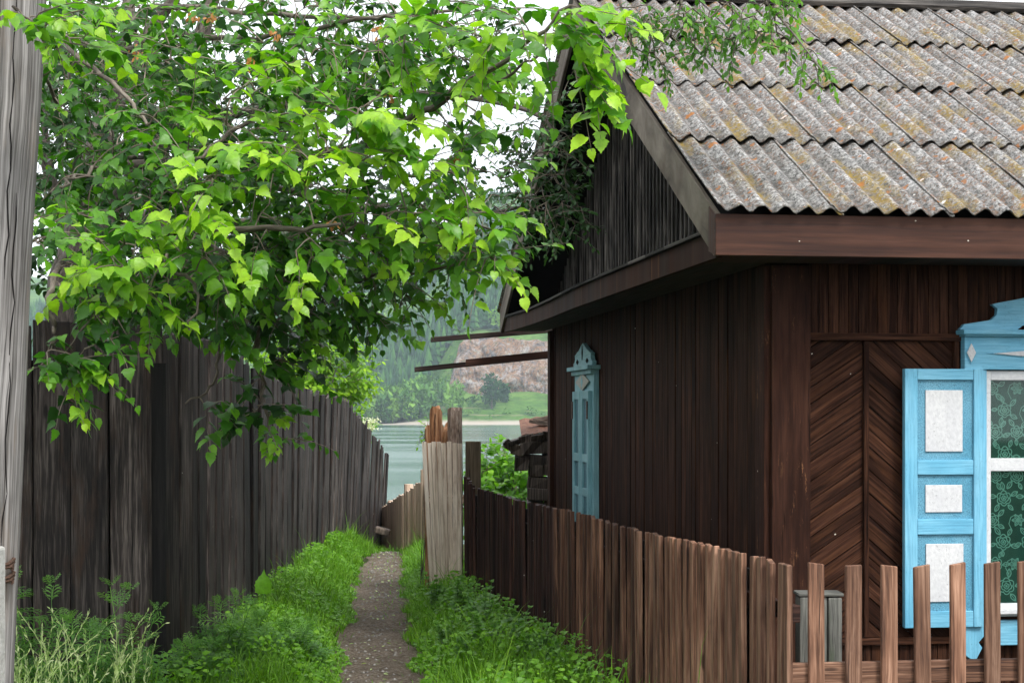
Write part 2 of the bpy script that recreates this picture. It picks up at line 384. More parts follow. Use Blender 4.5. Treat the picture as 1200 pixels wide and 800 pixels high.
M['rust'] = mat_plain('rusty_sheet', (.09, .04, .025), (.20, .10, .065), 20, .8)
M['darkvoid'] = mat_plain('dark_attic_boards', (.006, .005, .005), (.012, .010, .009), 10, .95, .1)
M['beam'] = wood('dark_beam', (.012, .008, .007), (.035, .024, .02), (.07, .05, .04), grain=40, vary=.2, stain=(.09, .02, .02), stain_amt=.5)
M['nail'] = mat_plain('rusty_nail', (.09, .06, .05), (.16, .12, .10), 90, .6)

def mat_water():
    t = NT('river_water'); v = t.n('ShaderNodeTexCoord').outputs['Object']
    a = t.noise(t.mapping(v, (.10, .55, 1)), 1.0, 5, .6); b = t.noise(t.mapping(v, (.012, .035, 1)), 1.0, 3, .5)
    c = t.noise(t.mapping(v, (.7, 3.0, 1)), 1.0, 3, .6)
    h = t.math('ADD', a, t.math('MULTIPLY', c, .35))
    rg = t.rng(b, .4, .6, .10, .22)
    bs = t.bsdf(t.mix(t.rng(b, .35, .65), (.03, .085, .07), (.045, .11, .085)), rg, t.bump(h, .10, .3), .5)
    return t.done(bs)
M['water'] = mat_water()
def mat_hill():
    t = NT('far_meadow'); v = t.n('ShaderNodeTexCoord').outputs['Object']
    a = t.noise(v, .05, 6, .65); b = t.noise(v, .35, 5, .7)
    col = t.ramp(a, [(.35, (.035, .085, .018)), (.5, (.07, .15, .025)), (.62, (.11, .20, .04)), (.75, (.17, .20, .08))])
    col = t.mix(t.rng(b, .45, .62, 0, .6), col, (.035, .075, .016))
    sep = t.n('ShaderNodeSeparateXYZ'); t.l(v, sep.inputs[0])
    edge = t.math('ADD', sep.outputs[2], t.math('MULTIPLY', b, -1.2))
    shore = t.rng(edge, -2.4, -1.2, 1, 0)
    col = t.mix(shore, col, (.34, .30, .25))
    bare = t.math('MULTIPLY', t.rng(t.noise(t.mapping(v, (.03, .09, 1)), 1.0, 5, .7), .56, .64), t.rng(sep.outputs[2], 0.0, 9.0, 1, .3))
    col = t.mix(t.math('MULTIPLY', bare, .8), col, (.27, .22, .15))
    return t.done(t.bsdf(col, .95, t.bump(b, .5, .8), .05))
M['hill'] = mat_hill()
def mat_cliff():
    t = NT('ochre_cliff_rock'); v = t.n('ShaderNodeTexCoord').outputs['Object']
    a = t.noise(t.mapping(v, (.22, .22, .13)), 1.0, 8, .75, .8); b = t.noise(v, .8, 6, .75)
    c = t.noise(t.mapping(v, (.35, .35, .12), (9, 9, 2)), 1.0, 5, .7, .3)
    col = t.ramp(a, [(.38, (.085, .08, .08)), (.45, (.24, .19, .155)), (.50, (.31, .155, .07)), (.56, (.32, .26, .20)), (.64, (.44, .41, .37))])
    col = t.mix(t.rng(c, .52, .62, 0, .8), col, (.38, .36, .36))
    col = t.mix(t.rng(b, .36, .5, .95, 0), col, (.05, .04, .04))
    g = t.rng(t.noise(t.mapping(v, (.2, .2, .5), (3, 1, 8)), 1.0, 4, .7), .6, .68, 0, .7)
    col = t.mix(g, col, (.06, .10, .03))
    return t.done(t.bsdf(col, .95, t.bump(t.math('ADD', a, b), 1.0, 1.5), .05))
M['cliff'] = mat_cliff()

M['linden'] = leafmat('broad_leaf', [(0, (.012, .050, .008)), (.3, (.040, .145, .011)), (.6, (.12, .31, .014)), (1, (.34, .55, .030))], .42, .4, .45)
M['cherry'] = leafmat('small_dark_leaf', [(0, (.012, .042, .010)), (.5, (.032, .105, .018)), (1, (.09, .22, .03))], .35, .35, .5)
M['birch'] = leafmat('small_bright_leaf', [(0, (.03, .095, .016)), (.5, (.07, .19, .022)), (1, (.15, .33, .03))], .45, .4, .4)
M['yellowbush'] = leafmat('yellow_green_leaf', [(0, (.06, .14, .012)), (.5, (.17, .34, .018)), (1, (.34, .52, .03))], .45, .5, .3)
M['greenbush'] = leafmat('fresh_green_leaf', [(0, (.05, .14, .010)), (.5, (.12, .30, .018)), (1, (.25, .48, .03))], .42, .45, .35)
M['grass'] = leafmat('grass_blade', [(0, (.045, .12, .010)), (.5, (.12, .28, .016)), (1, (.27, .45, .035))], .35, .5, .3)
M['weed'] = leafmat('weed_leaf', [(0, (.045, .12, .03)), (.5, (.10, .24, .05)), (1, (.22, .40, .08))], .35, .5, .3)
M['strawgrass'] = leafmat('pale_seed_head', [(0, (.16, .30, .08)), (.5, (.38, .48, .20)), (1, (.62, .66, .42))], .3, .6, .2)
M['blossom'] = leafmat('white_blossom', [(0, (.55, .56, .45)), (1, (.80, .80, .72))], .3, .6, .2)
M['seed'] = leafmat('orange_seed', [(0, (.30, .12, .04)), (1, (.50, .25, .10))], .3, .6, .2)
M['forest'] = leafmat('forest_crown', [(0, (.010, .036, .018)), (.35, (.030, .090, .030)), (.6, (.08, .19, .035)), (1, (.20, .36, .06))], .1, .8, .1)

# ------------------------------------------------------------------ ground, path, river, far bank
WATER = -2.88
def path_x(y):
    return float(np.interp(y, [4, 10.3, 12.5, 15, 18, 21, 26], [-.48, -.81, -.98, -1.15, -1.36, -1.47, -1.60]))
def ground_h(x, y):
    h = 0.0
    d = abs(x-path_x(min(y, 26)))
    h += .10*min(1, max(0, (d-.18)/.5)) if x > -8 and x < 6 else .1
    h += .035*mnoise.noise(Vector((x*1.3, y*1.3, 0)))+.012*mnoise.noise(Vector((x*6, y*6, 2)))
    if y > 19.5: h -= (y-19.5)**1.6*.05 if y < 23 else 3.5**1.6*.05+(y-23)*.2
    return max(h, -6)
def spaced(core0, core1, step, lo, hi):
    a = list(np.arange(core0, core1+1e-6, step)); s = step
    l = a[0]; left = []
    while l > lo: s *= 1.35; l -= s; left.append(l)
    s = step; r = a[-1]; right = []
    while r < hi: s *= 1.35; r += s; right.append(r)
    return np.array(left[::-1]+a+right)
def grid_mesh(name, xs, ys, fn):
    V = np.array([(x, y, fn(x, y)) for y in ys for x in xs]); nx = len(xs)
    idx = np.arange(len(V)).reshape(len(ys), nx)
    Fq = np.stack([idx[:-1, :-1], idx[:-1, 1:], idx[1:, 1:], idx[1:, :-1]], -1).reshape(-1, 4)
    return raw_mesh(name, V, Fq, smooth=True)
xs = spaced(-3.2, 3.2, .1, -700, 700); ys = spaced(4, 30, .12, -60, 62)
g = link('ground', grid_mesh('ground', xs, ys, ground_h), M['ground']); tag(g, kind='structure')
# trodden path
V = []; Fq = []; ny = 170; nxp = 9
for j in range(ny):
    y = 3+j*(22.5/(ny-1)); xc = path_x(y); w_ = (.30-.08*min(1, max(0, (y-10)/10)))*(1 if y < 19 else max(.25, 1-(y-19)*.28))
    for i in range(nxp):
        s = (i/(nxp-1)*2-1); e = w_*(1.12+.5*mnoise.noise(Vector((s*.5+(3 if s > 0 else 9), y*2.2, 1))))
        x = xc+s*e
        V.append((x, y, ground_h(x, y)+.006+.008*(1-s*s)))
idx = np.arange(ny*nxp).reshape(ny, nxp)
Fq = np.stack([idx[:-1, :-1], idx[:-1, 1:], idx[1:, 1:], idx[1:, :-1]], -1).reshape(-1, 4)
tag(link('path', raw_mesh('path', V, Fq, smooth=True), M['path']), kind='structure')
# pebbles on the path
_pv = np.array([(1, 0, 0), (-.9, .1, 0), (.1, 1, 0), (0, -1, .1), (.1, .1, .7), (0, 0, -.5)]); _pf = np.array([(0, 2, 4), (2, 1, 4), (1, 3, 4), (3, 0, 4), (2, 0, 5), (1, 2, 5), (3, 1, 5), (0, 3, 5)])
N = 2600; yy = 6+17*rng.random(N)**.8; ss = rng.normal(0, .11, N); loc = np.array([(path_x(y)+s, y, ground_h(path_x(y)+s, y)+.012) for y, s in zip(yy, ss)])
sz = .003+.02*rng.random(N)**4; ang = rng.random(N)*6.28
d = np.stack([np.cos(ang), np.sin(ang), 0*ang], 1)
tag(link('gravel', scatter('gravel', _pv, _pf, loc, frames(d, np.tile((0, 0, 1.), (N, 1)), sz), rng.random(N)), M['stone']), 'small grey pebbles and grit on the dirt path', 'gravel', kind='stuff')

me = bpy.data.meshes.new('river'); me.from_pydata([(-2500, 30, WATER), (2500, 30, WATER), (2500, 900, WATER), (-2500, 900, WATER)], [], [(0, 1, 2, 3)])
tag(link('river', me, M['water']), kind='structure')

def sm(t): t = min(1, max(0, t)); return t*t*(3-2*t)
def far_h(x, y):
    t = y-(712+6*math.sin(x*.03)+.04*abs(x))
    if t < 0: return WATER+t*.08
    h = WATER+min(t, 12)*.05
    left = sm((-30-x)/25)
    h += (1-left)*(min(max(t-6, 0), 90)*.28)+left*min(max(t-10, 0), 90)*.06
    h += (1-left)*15*sm((t-62)/22)*sm((x+37)/14)*(1+.002*x)
    h += max(0, t-85)*.20*(1+.12*math.sin(x*.006+1))
    h += 7*mnoise.noise(Vector((x*.006, y*.006, 0)))*min(1, t/200)+1.6*mnoise.noise(Vector((x*.035, y*.035, 5)))*min(1, t/30)
    if y > 1450: h -= (y-1450)*.12
    return h
tag(link('hills', grid_mesh('hills', spaced(-130, 110, 4.0, -2200, 2200), spaced(700, 900, 4.0, 690, 2000), far_h), M['hill']), kind='structure')

# cliff
nx_, nz_ = 170, 46; V = []
for j in range(nz_):
    for i in range(nx_):
        x = -36+i*.72; u = j/(nz_-1); base = far_h(x, 772)-3; top = far_h(x, 800)+1.5
        top = min(top, far_h(x, 803)+1.5)
        prof = sm((x+36)/16)
        z = base+(top-base)*u*(.08+.92*prof)
        y = 770+22*u**1.5
        p = Vector((x*.09, y*.05, z*.10))
        dn = mnoise.fractal(p, 1.0, 2.1, 5)*5.5+abs(mnoise.noise(Vector((x*.28, 3, z*.08))))*3.5
        V.append((x+mnoise.noise(p*3)*1.0, y-dn*(.35+.65*prof)-1, z+mnoise.noise(p*2.3+Vector((7, 7, 7)))*1.4))
idx = np.arange(nx_*nz_).reshape(nz_, nx_)
Fq = np.stack([idx[:-1, :-1], idx[:-1, 1:], idx[1:, 1:], idx[1:, :-1]], -1).reshape(-1, 4)
tag(link('cliff', raw_mesh('cliff', V, Fq), M['cliff']), kind='structure')

# far forest: conifers and leafy trees that read as one mass
def conifer():
    v = []; f = []; k = 7
    for lvl, (z0, z1, r) in enumerate(((.10, .50, .17), (.32, .72, .13), (.55, 1.0, .09))):
        b = len(v); v.append((0, 0, z1))
        for i in range(k):
            a = 2*math.pi*(i+.4*lvl)/k; rr = r*(1 if i % 2 else .72); v.append((rr*math.cos(a), rr*math.sin(a), z0+(.03 if i % 2 else .08)))
        for i in range(k): f.append((b, b+1+i, b+1+(i+1) % k))
    return np.array(v), np.array(f)
def leafy(seed, n=46):
    r_ = np.random.default_rng(seed); v = []; f = []
    for i in range(n):
        th = r_.random()*6.28; u = r_.random()*2-1; rr = .8+.3*r_.random()
        c = np.array([math.sqrt(1-u*u)*math.cos(th)*.27*rr, math.sqrt(1-u*u)*math.sin(th)*.27*rr, .58+u*.40*rr])
        if c[2] > .95: c[2] = .95
        b = len(v)
        for k in range(3): v.append(c+r_.normal(0, .075, 3))
        f.append((b, b+1, b+2))
    return np.array(v), np.array(f)
def forest(name, spots, tmpl, hmin, hmax, tlo, thi, wide=1.0):
    loc = np.array([(x, y, far_h(x, y)-.4) for x, y in spots]); N = len(loc)
    hgt = hmin+(hmax-hmin)*rng.random(N); a = rng.random(N)*6.28
    d = np.stack([np.cos(a), np.sin(a), 0*a], 1)
    s = np.stack([hgt*wide, hgt*wide, hgt], 1)
    return scatter(name, tmpl[0], tmpl[1], loc, frames(d, np.tile((0, 0, 1.), (N, 1)), s), np.clip(tlo+(thi-tlo)*rng.random(N), 0, 1))
def bare(x, y): return x > -38 and y < 815
sp_c = []; sp_l = []
for _ in range(36000):
    x = -330+560*random.random(); y = 735+735*random.random()**1.3
    if bare(x, y): continue
    dec = mnoise.noise(Vector((x*.012, y*.008, 3)))
    if y > 850 and random.random() < .35: continue
    if y < 775 and x < -30 or dec > .18: sp_l.append((x, y))
    else: sp_c.append((x, y))
sp_l = sp_l[:6500]; sp_c = sp_c[:15000]
tag(link('forest', forest('forest', sp_c, conifer(), 8, 16, 0, .5, 1.25), M['forest']), 'dark conifer forest covering the far hillside across the river', 'forest', kind='stuff')
tag(link('forest', forest('forest', sp_l, leafy(3), 9, 15, .45, 1.0), M['forest']), 'light green leafy woodland among the conifers on the far hillside', 'forest', kind='stuff')
sh = [(-330+310*random.random(), 722+22*random.random()) for _ in range(900)]
sh = [(x, y) for x, y in sh if x < -36 or random.random() < .15]
tag(link('riverside_woodland', forest('riverside_woodland', sh, leafy(4, 90), 8, 17, .4, .95, .8), M['forest']), 'pale green riverside trees along the far shore', 'woodland', kind='stuff')
sb = []
for _ in range(900):
    x = -40+170*random.random(); y = 722+90*random.random()
    if mnoise.noise(Vector((x*.05, y*.05, 9))) > .12: sb.append((x, y))
tag(link('scrub', forest('scrub', sb, leafy(5, 30), 1.2, 4.0, .2, .9, 1.7), M['forest']), 'low scrub dotted over the green slope below the cliff', 'scrub', kind='stuff')

# ------------------------------------------------------------------ house
CX, CY, TH = 1.22, 8.0, math.atan2(.14, 1)
c_, s_ = math.cos(TH), math.sin(TH)
def FA(px, b=0.0):                # local x on a plane parallel to the front wall
    k = (px-600)/F; return (8*k+k*c_*b-CX+s_*b)/(c_-k*s_)
def FH(px, py, b=0.0):
    a = FA(px, b); Z = CY+s_*a+c_*b; return EYE+(HZ-py)/F*Z
def SB(px, a=0.0):                # local y on a plane parallel to the side wall
    k = (px-600)/F; return (CX+c_*a-8*k-k*s_*a)/(s_+k*c_)
def SH(px, py, a=0.0):
    b = SB(px, a); Z = CY+s_*a+c_*b; return EYE+(HZ-py)/F*Z
H = empty('wooden_house', (CX, CY, 0), TH, 'dark brown wooden house with corrugated slate roof and blue shuttered windows', 'house')
W, D = 7.0, SB(647)
OV, OB = .355, .45                # gable and eave overhang
EAVE_T, EAVE_B = EYE+.885, EYE+.695
RID = EYE+2.69; BR = (D+.37-OB)/2; RUN = BR+OB
BR = 3.16; RUN = BR+OB; BF = 6.77
h_top, h_bot = FH(1000, 394.5), FH(1000, 751.5)

# side wall, vertical boards
mb = MB(); y = .02
while y < D-.02:
    wd = min(.085*(.8+.4*random.random()), D-.02-y)
    mb.box((.012+random.random()*.008, y+wd/2, (EAVE_B+.05)/2+.1), (.03, wd-.006, EAVE_B-.15), tint=random.random()*.9)
    y += wd
mb.box((.05, D/2, (EAVE_B)/2+.1), (.03, D-.05, EAVE_B-.1), tint=0)
mb.build('side_wall', M['brownwall'], H)
# front wall: backing, upper strip, lower strip, chevron panels
mb = MB(); mb.box((W/2, .06, EAVE_B/2+.1), (W-.04, .03, EAVE_B-.1), tint=0)
def vstrip(mb, x0, x1, z0, z1, w0):
    x = x0
    while x < x1-.01:
        wd = min(w0*(.85+.3*random.random()), x1-x)
        mb.box((x+wd/2, .022+random.random()*.004, (z0+z1)/2), (wd-.004, .03, z1-z0)); x += wd
xcb = FA(948)                      # right edge of the corner board
vstrip(mb, xcb+.002, W-.2, h_top+.018, EAVE_B+.1, .047)
vstrip(mb, xcb+.002, W-.2, .12, h_bot-.02, .047)
def clip(poly, x0, x1, z0, z1):
    for ax, v, sg in ((0, x0, 1), (0, x1, -1), (1, z0, 1), (1, z1, -1)):
        o_ = []
        for i in range(len(poly)):
            p, q = poly[i], poly[(i+1) % len(poly)]
            dp, dq = (p[ax]-v)*sg, (q[ax]-v)*sg
            if dp >= 0: o_.append(p)
            if dp*dq < 0:
                t = dp/(dp-dq); o_.append((p[0]+(q[0]-p[0])*t, p[1]+(q[1]-p[1])*t))
        poly = o_
        if len(poly) < 3: return []
    return poly
def chevron(mb, x0, x1, z0, z1, deg, w0=.074):
    a = R(deg); d = (math.cos(a), math.sin(a)); n = (-d[1], d[0]); L = 4
    lo = min(p[0]*n[0]+p[1]*n[1] for p in ((x0, z0), (x1, z0), (x0, z1), (x1, z1)))
    hi = max(p[0]*n[0]+p[1]*n[1] for p in ((x0, z0), (x1, z0), (x0, z1), (x1, z1)))
    t = lo; cx_, cz_ = (x0+x1)/2, (z0+z1)/2; cd = cx_*d[0]+cz_*d[1]
    while t < hi:
        wd = w0*(.85+.3*random.random())
        q = [(n[0]*(t+e)+d[0]*(cd+l), n[1]*(t+e)+d[1]*(cd+l)) for e, l in ((0, -L), (wd-.005, -L), (wd-.005, L), (0, L))]
        pl = clip(q, x0, x1, z0, z1)
        yy_ = .014+random.random()*.006
        if pl: mb.prism([(p[0], yy_, p[1]) for p in pl], (0, .03, 0), (d[0], 0, d[1]))
        t += wd
xm0, xm1, xe = FA(1012), FA(1018), FA(1117)
WC = FA(1262)                     # middle of the front window
z0, z1 = h_bot+.018, h_top-.018
chevron(mb, xcb+.004, xm0, z0, z1, 33); chevron(mb, xm1, xe, z0, z1, -41)
xr = 2*WC-xe; xr1 = xr+(xe-xm1); xr0 = xr1+(xm1-xm0); xr2 = xr0+(xm0-xcb)
chevron(mb, xr, xr1, z0, z1, 41); chevron(mb, xr0, xr2, z0, z1, -33)
mb.box((xe+.02+(xr-xe-.04)/2, .036, (z0+z1)/2), (xr-xe-.04, .03, z1-z0), grain=0)
vstrip(mb, xr2+.02, W-.2, z0, z1, .06)
mb.build('front_wall', M['brownwall'], H)
mb = MB()                          # flat trim strips round the chevron panels
mb.box(((xcb+xe)/2+.02, .0, h_top), (xe-xcb+.04, .03, .034), grain=0, tint=.8)
mb.box(((xcb+xe)/2+.10, .0, h_bot), (xe-xcb+.2, .03, .032), grain=0, tint=.8)
mb.box(((xm0+xm1)/2, .003, (z0+z1)/2), (xm1-xm0-.002, .025, z1-z0-.004), tint=.7)
mb.box((xe+.012, -.002, (z0+z1)/2), (.022, .028, z1-z0-.004), tint=.9)
mb.build('panel_trim', M['brownwall'], H, bevel=.002)
mb = MB(); mb.box((xcb/2-.004, .0, (EAVE_B+.1)/2), (xcb+.008, .05, EAVE_B-.1), tint=.5)
mb.build('corner_board', M['cornerboard'], H, bevel=.003)
mb = MB(); mb.box((-.022, .085, (EAVE_B+.1)/2), (.03, .15, EAVE_B-.1), tint=.4); mb.build('corner_board', M['cornerboard'], H, bevel=.003); mb = MB()
mb.box((-.012, D-.05, (EAVE_B+.1)/2), (.05, .12, EAVE_B-.1), tint=.4)
mb.build('corner_board', M['cornerboard'], H, bevel=.003)
mb = MB(); mb.box((W-.1, .0, EAVE_B/2+.05), (.2, .05, EAVE_B-.1)); mb.box((W, D/2, EAVE_B/2+.05), (.04, D, EAVE_B-.1)); mb.box((W/2, D, EAVE_B/2+.05), (W-.06, .04, EAVE_B-.1))
mb.build('rear_wall', M['brownwall'], H)
mb = MB(); mb.box((W/2, D/2, .05), (W-.1, D-.1, .16)); mb.build('foundation', M['plinth'], H)

# gable: boards under the roof, dark backing
sl = (RID-EAVE_T)/RUN
def roof_z(y): return EAVE_T+sl*(RUN-abs(y-BR))
mb = MB(); y = -.1
while y < BF-.3:
    wd = .10*(.9+.2*random.random()); yc = y+wd/2
    zt = roof_z(yc)-.10
    if zt > EAVE_B+.15:
        x = .06; mb.box((x, yc, (EAVE_B+.08+zt)/2), (.02, wd-.004, zt-EAVE_B-.08))
        mb.box((x-.024, y, (EAVE_B+.08+zt)/2), (.026, .034, zt-EAVE_B-.1))
    y += wd
mb.build('gable_wall', M['gable'], H)
mb = MB()
mb.prism([(.10, -OB+.1, EAVE_B+.06), (.10, BF-.1, EAVE_B+.06), (.10, BR, RID-.1)], (.02, 0, 0), tint=0)
mb.build('attic_lining', M['darkvoid'], H)
# soffits and pent eave along the gable
mb = MB()
mb.box((W/2, -OB/2+.0, EAVE_B+.02), (W+OV*2-.06, OB-.06, .02), grain=0, tint=.1)
mb.box((-OV/2, BR, EAVE_B+.023), (OV-.04, BF+OB-.08, .02), grain=1, tint=.1)
mb.build('soffit', M['beam'], H)
mb = MB(); PT = EYE+.815
segs = 16
for i in range(segs):             # sagging fascia of the pent eave
    ya, yb = -.36+(BF+.36)*i/segs, -.36+(BF+.36)*(i+1)/segs
    f_ = lambda q: -.022*math.sin(math.pi*min(1, max(0, (q-3.2)/3.4)))
    mb.prism([(-OV-.012, ya, EAVE_B+f_(ya)*.5), (-OV-.012, yb, EAVE_B+f_(yb)*.5), (-OV-.012, yb, PT+f_(yb)), (-OV-.012, ya, PT+f_(ya))], (.028, 0, 0), (0, 1, 0), tint=.4)
mb.build('pent_eave_fascia', M['cornerboard'], H)
mb = MB()
for i in range(segs):
    ya, yb = -.30+(BF+.28)*i/segs, -.30+(BF+.28)*(i+1)/segs
    mb.prism([(-OV-.03, ya, PT+.004+f_(ya)), (-OV-.03, yb-.003, PT+.004+f_(yb)), (.03, yb-.003, PT+.075), (.03, ya, PT+.075)], (0, 0, .016), (1, 0, 0))
mb.build('pent_eave_cover', M['gable'], H)
# front fascia
mb = MB(); mb.box((W/2-.022, -OB-.014, (EAVE_T+EAVE_B)/2-.004), (W+2*OV+.044, .03, EAVE_T-EAVE_B-.008), grain=0, tint=.6)
mb.build('fascia', M['fascia'], H, bevel=.003)
# rake boards
ang = math.atan(sl)
for side in (1, -1):
    mb = MB()
    ye = -OB if side == 1 else BF; x0_ = -OV-.034
    hh = .205
    e1 = (x0_, ye, EAVE_T-.006); r1 = (x0_, BR, RID-.006); r2 = (x0_, BR, RID-.006-hh); 
    yi = ye+side*.02
    e2 = (x0_, yi+side*.0, EAVE_B+.002)
    e3 = (x0_, ye+side*(.205-(EAVE_T-EAVE_B))/sl, EAVE_B+.002) if False else None
    low = EAVE_T-.006-hh
    yb_ = ye+side*max(0, (EAVE_B-low)/sl)
    pts = [e1, r1, r2, (x0_, yb_, EAVE_B+.002), (x0_, ye, EAVE_B+.002)]
    mb.prism(pts, (.022, 0, 0), (0, side*math.cos(ang), math.sin(ang)), tint=.6)
    mb.build('rake_board', M['rake'], H, bevel=.003)
mb = MB(); ye = -OB; mb.prism([(-OV-.040, ye, EAVE_T-.012), (-OV-.040, ye+.11, EAVE_T+.04), (-OV-.040, ye+.11, EAVE_B+.03), (-OV-.040, ye+.002, EAVE_B+.004)], (.005, 0, 0), tint=.6)
mb.build('rake_end_patch', M['fascia'], H)
# roof sheets
WV = .1025; AMP = .0165; SL = math.hypot(RUN, RID-EAVE_T); ROWL = SL/4
def sheet(nw, seed, hump=0.0):
    r_ = random.Random(seed); npw = 10; nx = int(nw*npw)+1; ny = 13; L = ROWL+.09
    V = []
    jit = [r_.uniform(-.006, .006) for _ in range(nx)]
    for lay in (0, 1):
        for j in range(ny):
            for i in range(nx):
                x = i/npw*WV; y = L*j/(ny-1)
                if j == 0: y += jit[i]+.010*mnoise.noise(Vector((x*14, seed, 0)))
                z = AMP*math.cos(2*math.pi*i/npw)+(.022 if True else 0)*(1-y/L)+.004*mnoise.noise(Vector((x*3, y*3, seed)))
                V.append((x, y, z-lay*.007))
    n = nx*ny; Fq = []
    for j in range(ny-1):
        for i in range(nx-1):
            a = j*nx+i; Fq.append((a, a+1, a+nx+1, a+nx)); b = a+n; Fq.append((b+nx, b+nx+1, b+1, b))
    for i in range(nx-1):
        a = i; Fq.append((a+n, a+1+n, a+1, a)); a = (ny-1)*nx+i; Fq.append((a, a+1, a+1+n, a+n))
    for j in range(ny-1):
        a = j*nx; Fq.append((a, a+nx, a+nx+n, a+n)); a = j*nx+nx-1; Fq.append((a+n, a+nx+n, a+nx, a))
    return raw_mesh('roof_sheet', V, Fq, smooth=False)
base_u = -OV-.05
variants = [sheet(5.6, s) for s in range(5)]
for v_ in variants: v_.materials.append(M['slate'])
offs = [0, 2, 0, 3]
first = {o: sheet(o+.6, 20+o) for o in (2, 3)}
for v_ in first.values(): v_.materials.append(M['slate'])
for r in range(4):
    d0 = r*ROWL-.075
    col = 0; u = base_u
    while u < W+OV:
        if col == 0 and offs[r]: me, nw = first[offs[r]], offs[r]
        else: me, nw = variants[(r*3+col*2+random.randrange(2)) % 5], 5
        o = bpy.data.objects.new('roof_sheet', me); C.objects.link(o); o.parent = H
        o.location = (u, -OB+d0*math.cos(ang), EAVE_T+d0*math.sin(ang)+.034)
        o.rotation_euler = (ang+random.uniform(-.004, .004), random.uniform(-.003, .003)+.022, random.uniform(-.004, .004))
        u += nw*WV; col += 1
# rear slope and roof underside
mb = MB(); nn = int((W+2*OV)/WV*6); prev = None
xs_ = [base_u+i*(W+2*OV+.06)/nn for i in range(nn+1)]
V = []; 
for lay in (0, .012):
    for x in xs_:
        zz = AMP*math.cos(2*math.pi*(x-base_u)/WV)+.02-lay
        V.append((x, BR, RID+zz)); V.append((x, BF+.06, EAVE_T+zz-.03))
n2 = 2*(nn+1); Fq = []
for i in range(nn):
    a = 2*i; Fq.append((a, a+2, a+3, a+1)); Fq.append((a+n2+1, a+n2+3, a+n2+2, a+n2))
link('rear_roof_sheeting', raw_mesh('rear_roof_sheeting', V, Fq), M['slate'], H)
mb = MB()
for side in (1, -1):
    ye = -OB+.02 if side == 1 else BF-.02
    mb.prism([(-OV-.008, ye, EAVE_T-.028), (-OV-.008, BR, RID-.028), (W+OV-.02, BR, RID-.028), (W+OV-.02, ye, EAVE_T-.028)], (0, 0, .018), (0, 1, 0), tint=.1)
mb.build('roof_boarding', M['darkvoid'], H)
mb = MB()
nrm_ = Vector((0, -math.sin(ang), math.cos(ang)))
mb.prism([(-OV+.05, BR-.13, RID+.045-.13*sl), (-OV+.05, BR, RID+.052), (-OV+.05, BR, RID+.082), (-OV+.05, BR-.14, RID+.070-.13*sl)], (W+2*OV-.1, 0, 0), (1, 0, 0), tint=.3)
mb.prism([(-OV+.05, BR+.002, RID+.052), (-OV+.05, BR+.14, RID+.048-.13*sl), (-OV+.05, BR+.14, RID+.072-.13*sl), (-OV+.05, BR+.002, RID+.082)], (W+2*OV-.1, 0, 0), (1, 0, 0), tint=.3)
mb.build('ridge_board', M['gable'], H)
# beams that stick out past the far corner
def beam(pa, pb, th, hh, z):
    a, b = P(pa[0], pa[1], z), P(pb[0], pb[1], z+.25)
    Mi = Matrix.Translation((CX, CY, 0)) @ Matrix.Rotation(TH, 4, 'Z'); Mi = Mi.inverted()
    a, b = Mi @ a, Mi @ b; mb = MB(); d_ = b-a; up = Vector((0, 0, hh))
    s0 = Vector((0, -th/2, 0)); s1 = Vector((0, th/2, 0))
    mb.prism([a+s0, a+s1, a+s1+up, a+s0+up], d_, d_, tint=.5); return mb.build('outrigger_beam', M['beam'], H, bevel=.004)
beam((505, 401), (668, 388), .06, .045, 14.75); beam((486, 436), (672, 417), .06, .045, 14.95)
mb = MB()
a = P(546, 419, 14.94); Mi = (Matrix.Translation((CX, CY, 0)) @ Matrix.Rotation(TH, 4, 'Z')).inverted()
mb.prism([Mi@P(546, 428, 14.9), Mi@P(546, 421, 14.9), Mi@P(672, 408, 15.1), Mi@P(672, 416, 15.1)], (0, .02, 0), (1, 0, 0))
mb.build('beam_splice', M['fascia'], H)

# -------- front window
win_b = -.02
def f2(px, py, b): return (FA(px, b), FH(px, py, b))
mb = MB()                           # casing
cxl = FA(1128, -.03); half = WC-cxl; zc0 = FH(1145, 773, -.03); zc1 = FH(1145, 394, -.03); zf0 = FH(1145, 433, -.03)
for sgn in (-1, 1):
    xa, xb = WC+sgn*half, WC+sgn*(half-.115)
    x0_, x1_ = min(xa, xb), max(xa, xb)
    # side board with a carved foot
    ft = zc0
    pts = [(x0_, ft+.03), (x0_+.045, ft), (x1_-.05, ft+.008), (x1_-.022, ft+.06), (x1_-.04, ft+.085), (x1_, ft+.13), (x1_, zf0), (x0_, zf0)]
    if sgn == 1: pts = [(x0_+x1_-p[0], p[1]) for p in pts]
    mb.prism([(p[0], -.045, p[1]) for p in pts], (0, .045, 0))
mb.box((WC, -.030, (zf0+zc1)/2), (2*half, .05, zc1-zf0), grain=0)       # frieze
mb.box((WC, -.057, zc1+.018), (2*half+.05, .10, .022), grain=0)         # cornice ledge
mb.box((WC, -.049, zc1+.004), (2*half+.02, .07, .012), grain=0)
sz0 = FH(1180, 755, -.03); sz1 = FH(1180, 726, -.03); sz2 = FH(1180, 714, -.03)
mb.box((WC, -.028, (sz0+sz1)/2), (2*half-.24, .04, sz1-sz0), grain=0)
win = mb.build('window', M['blue'], H, bevel=.003)
mb = MB()
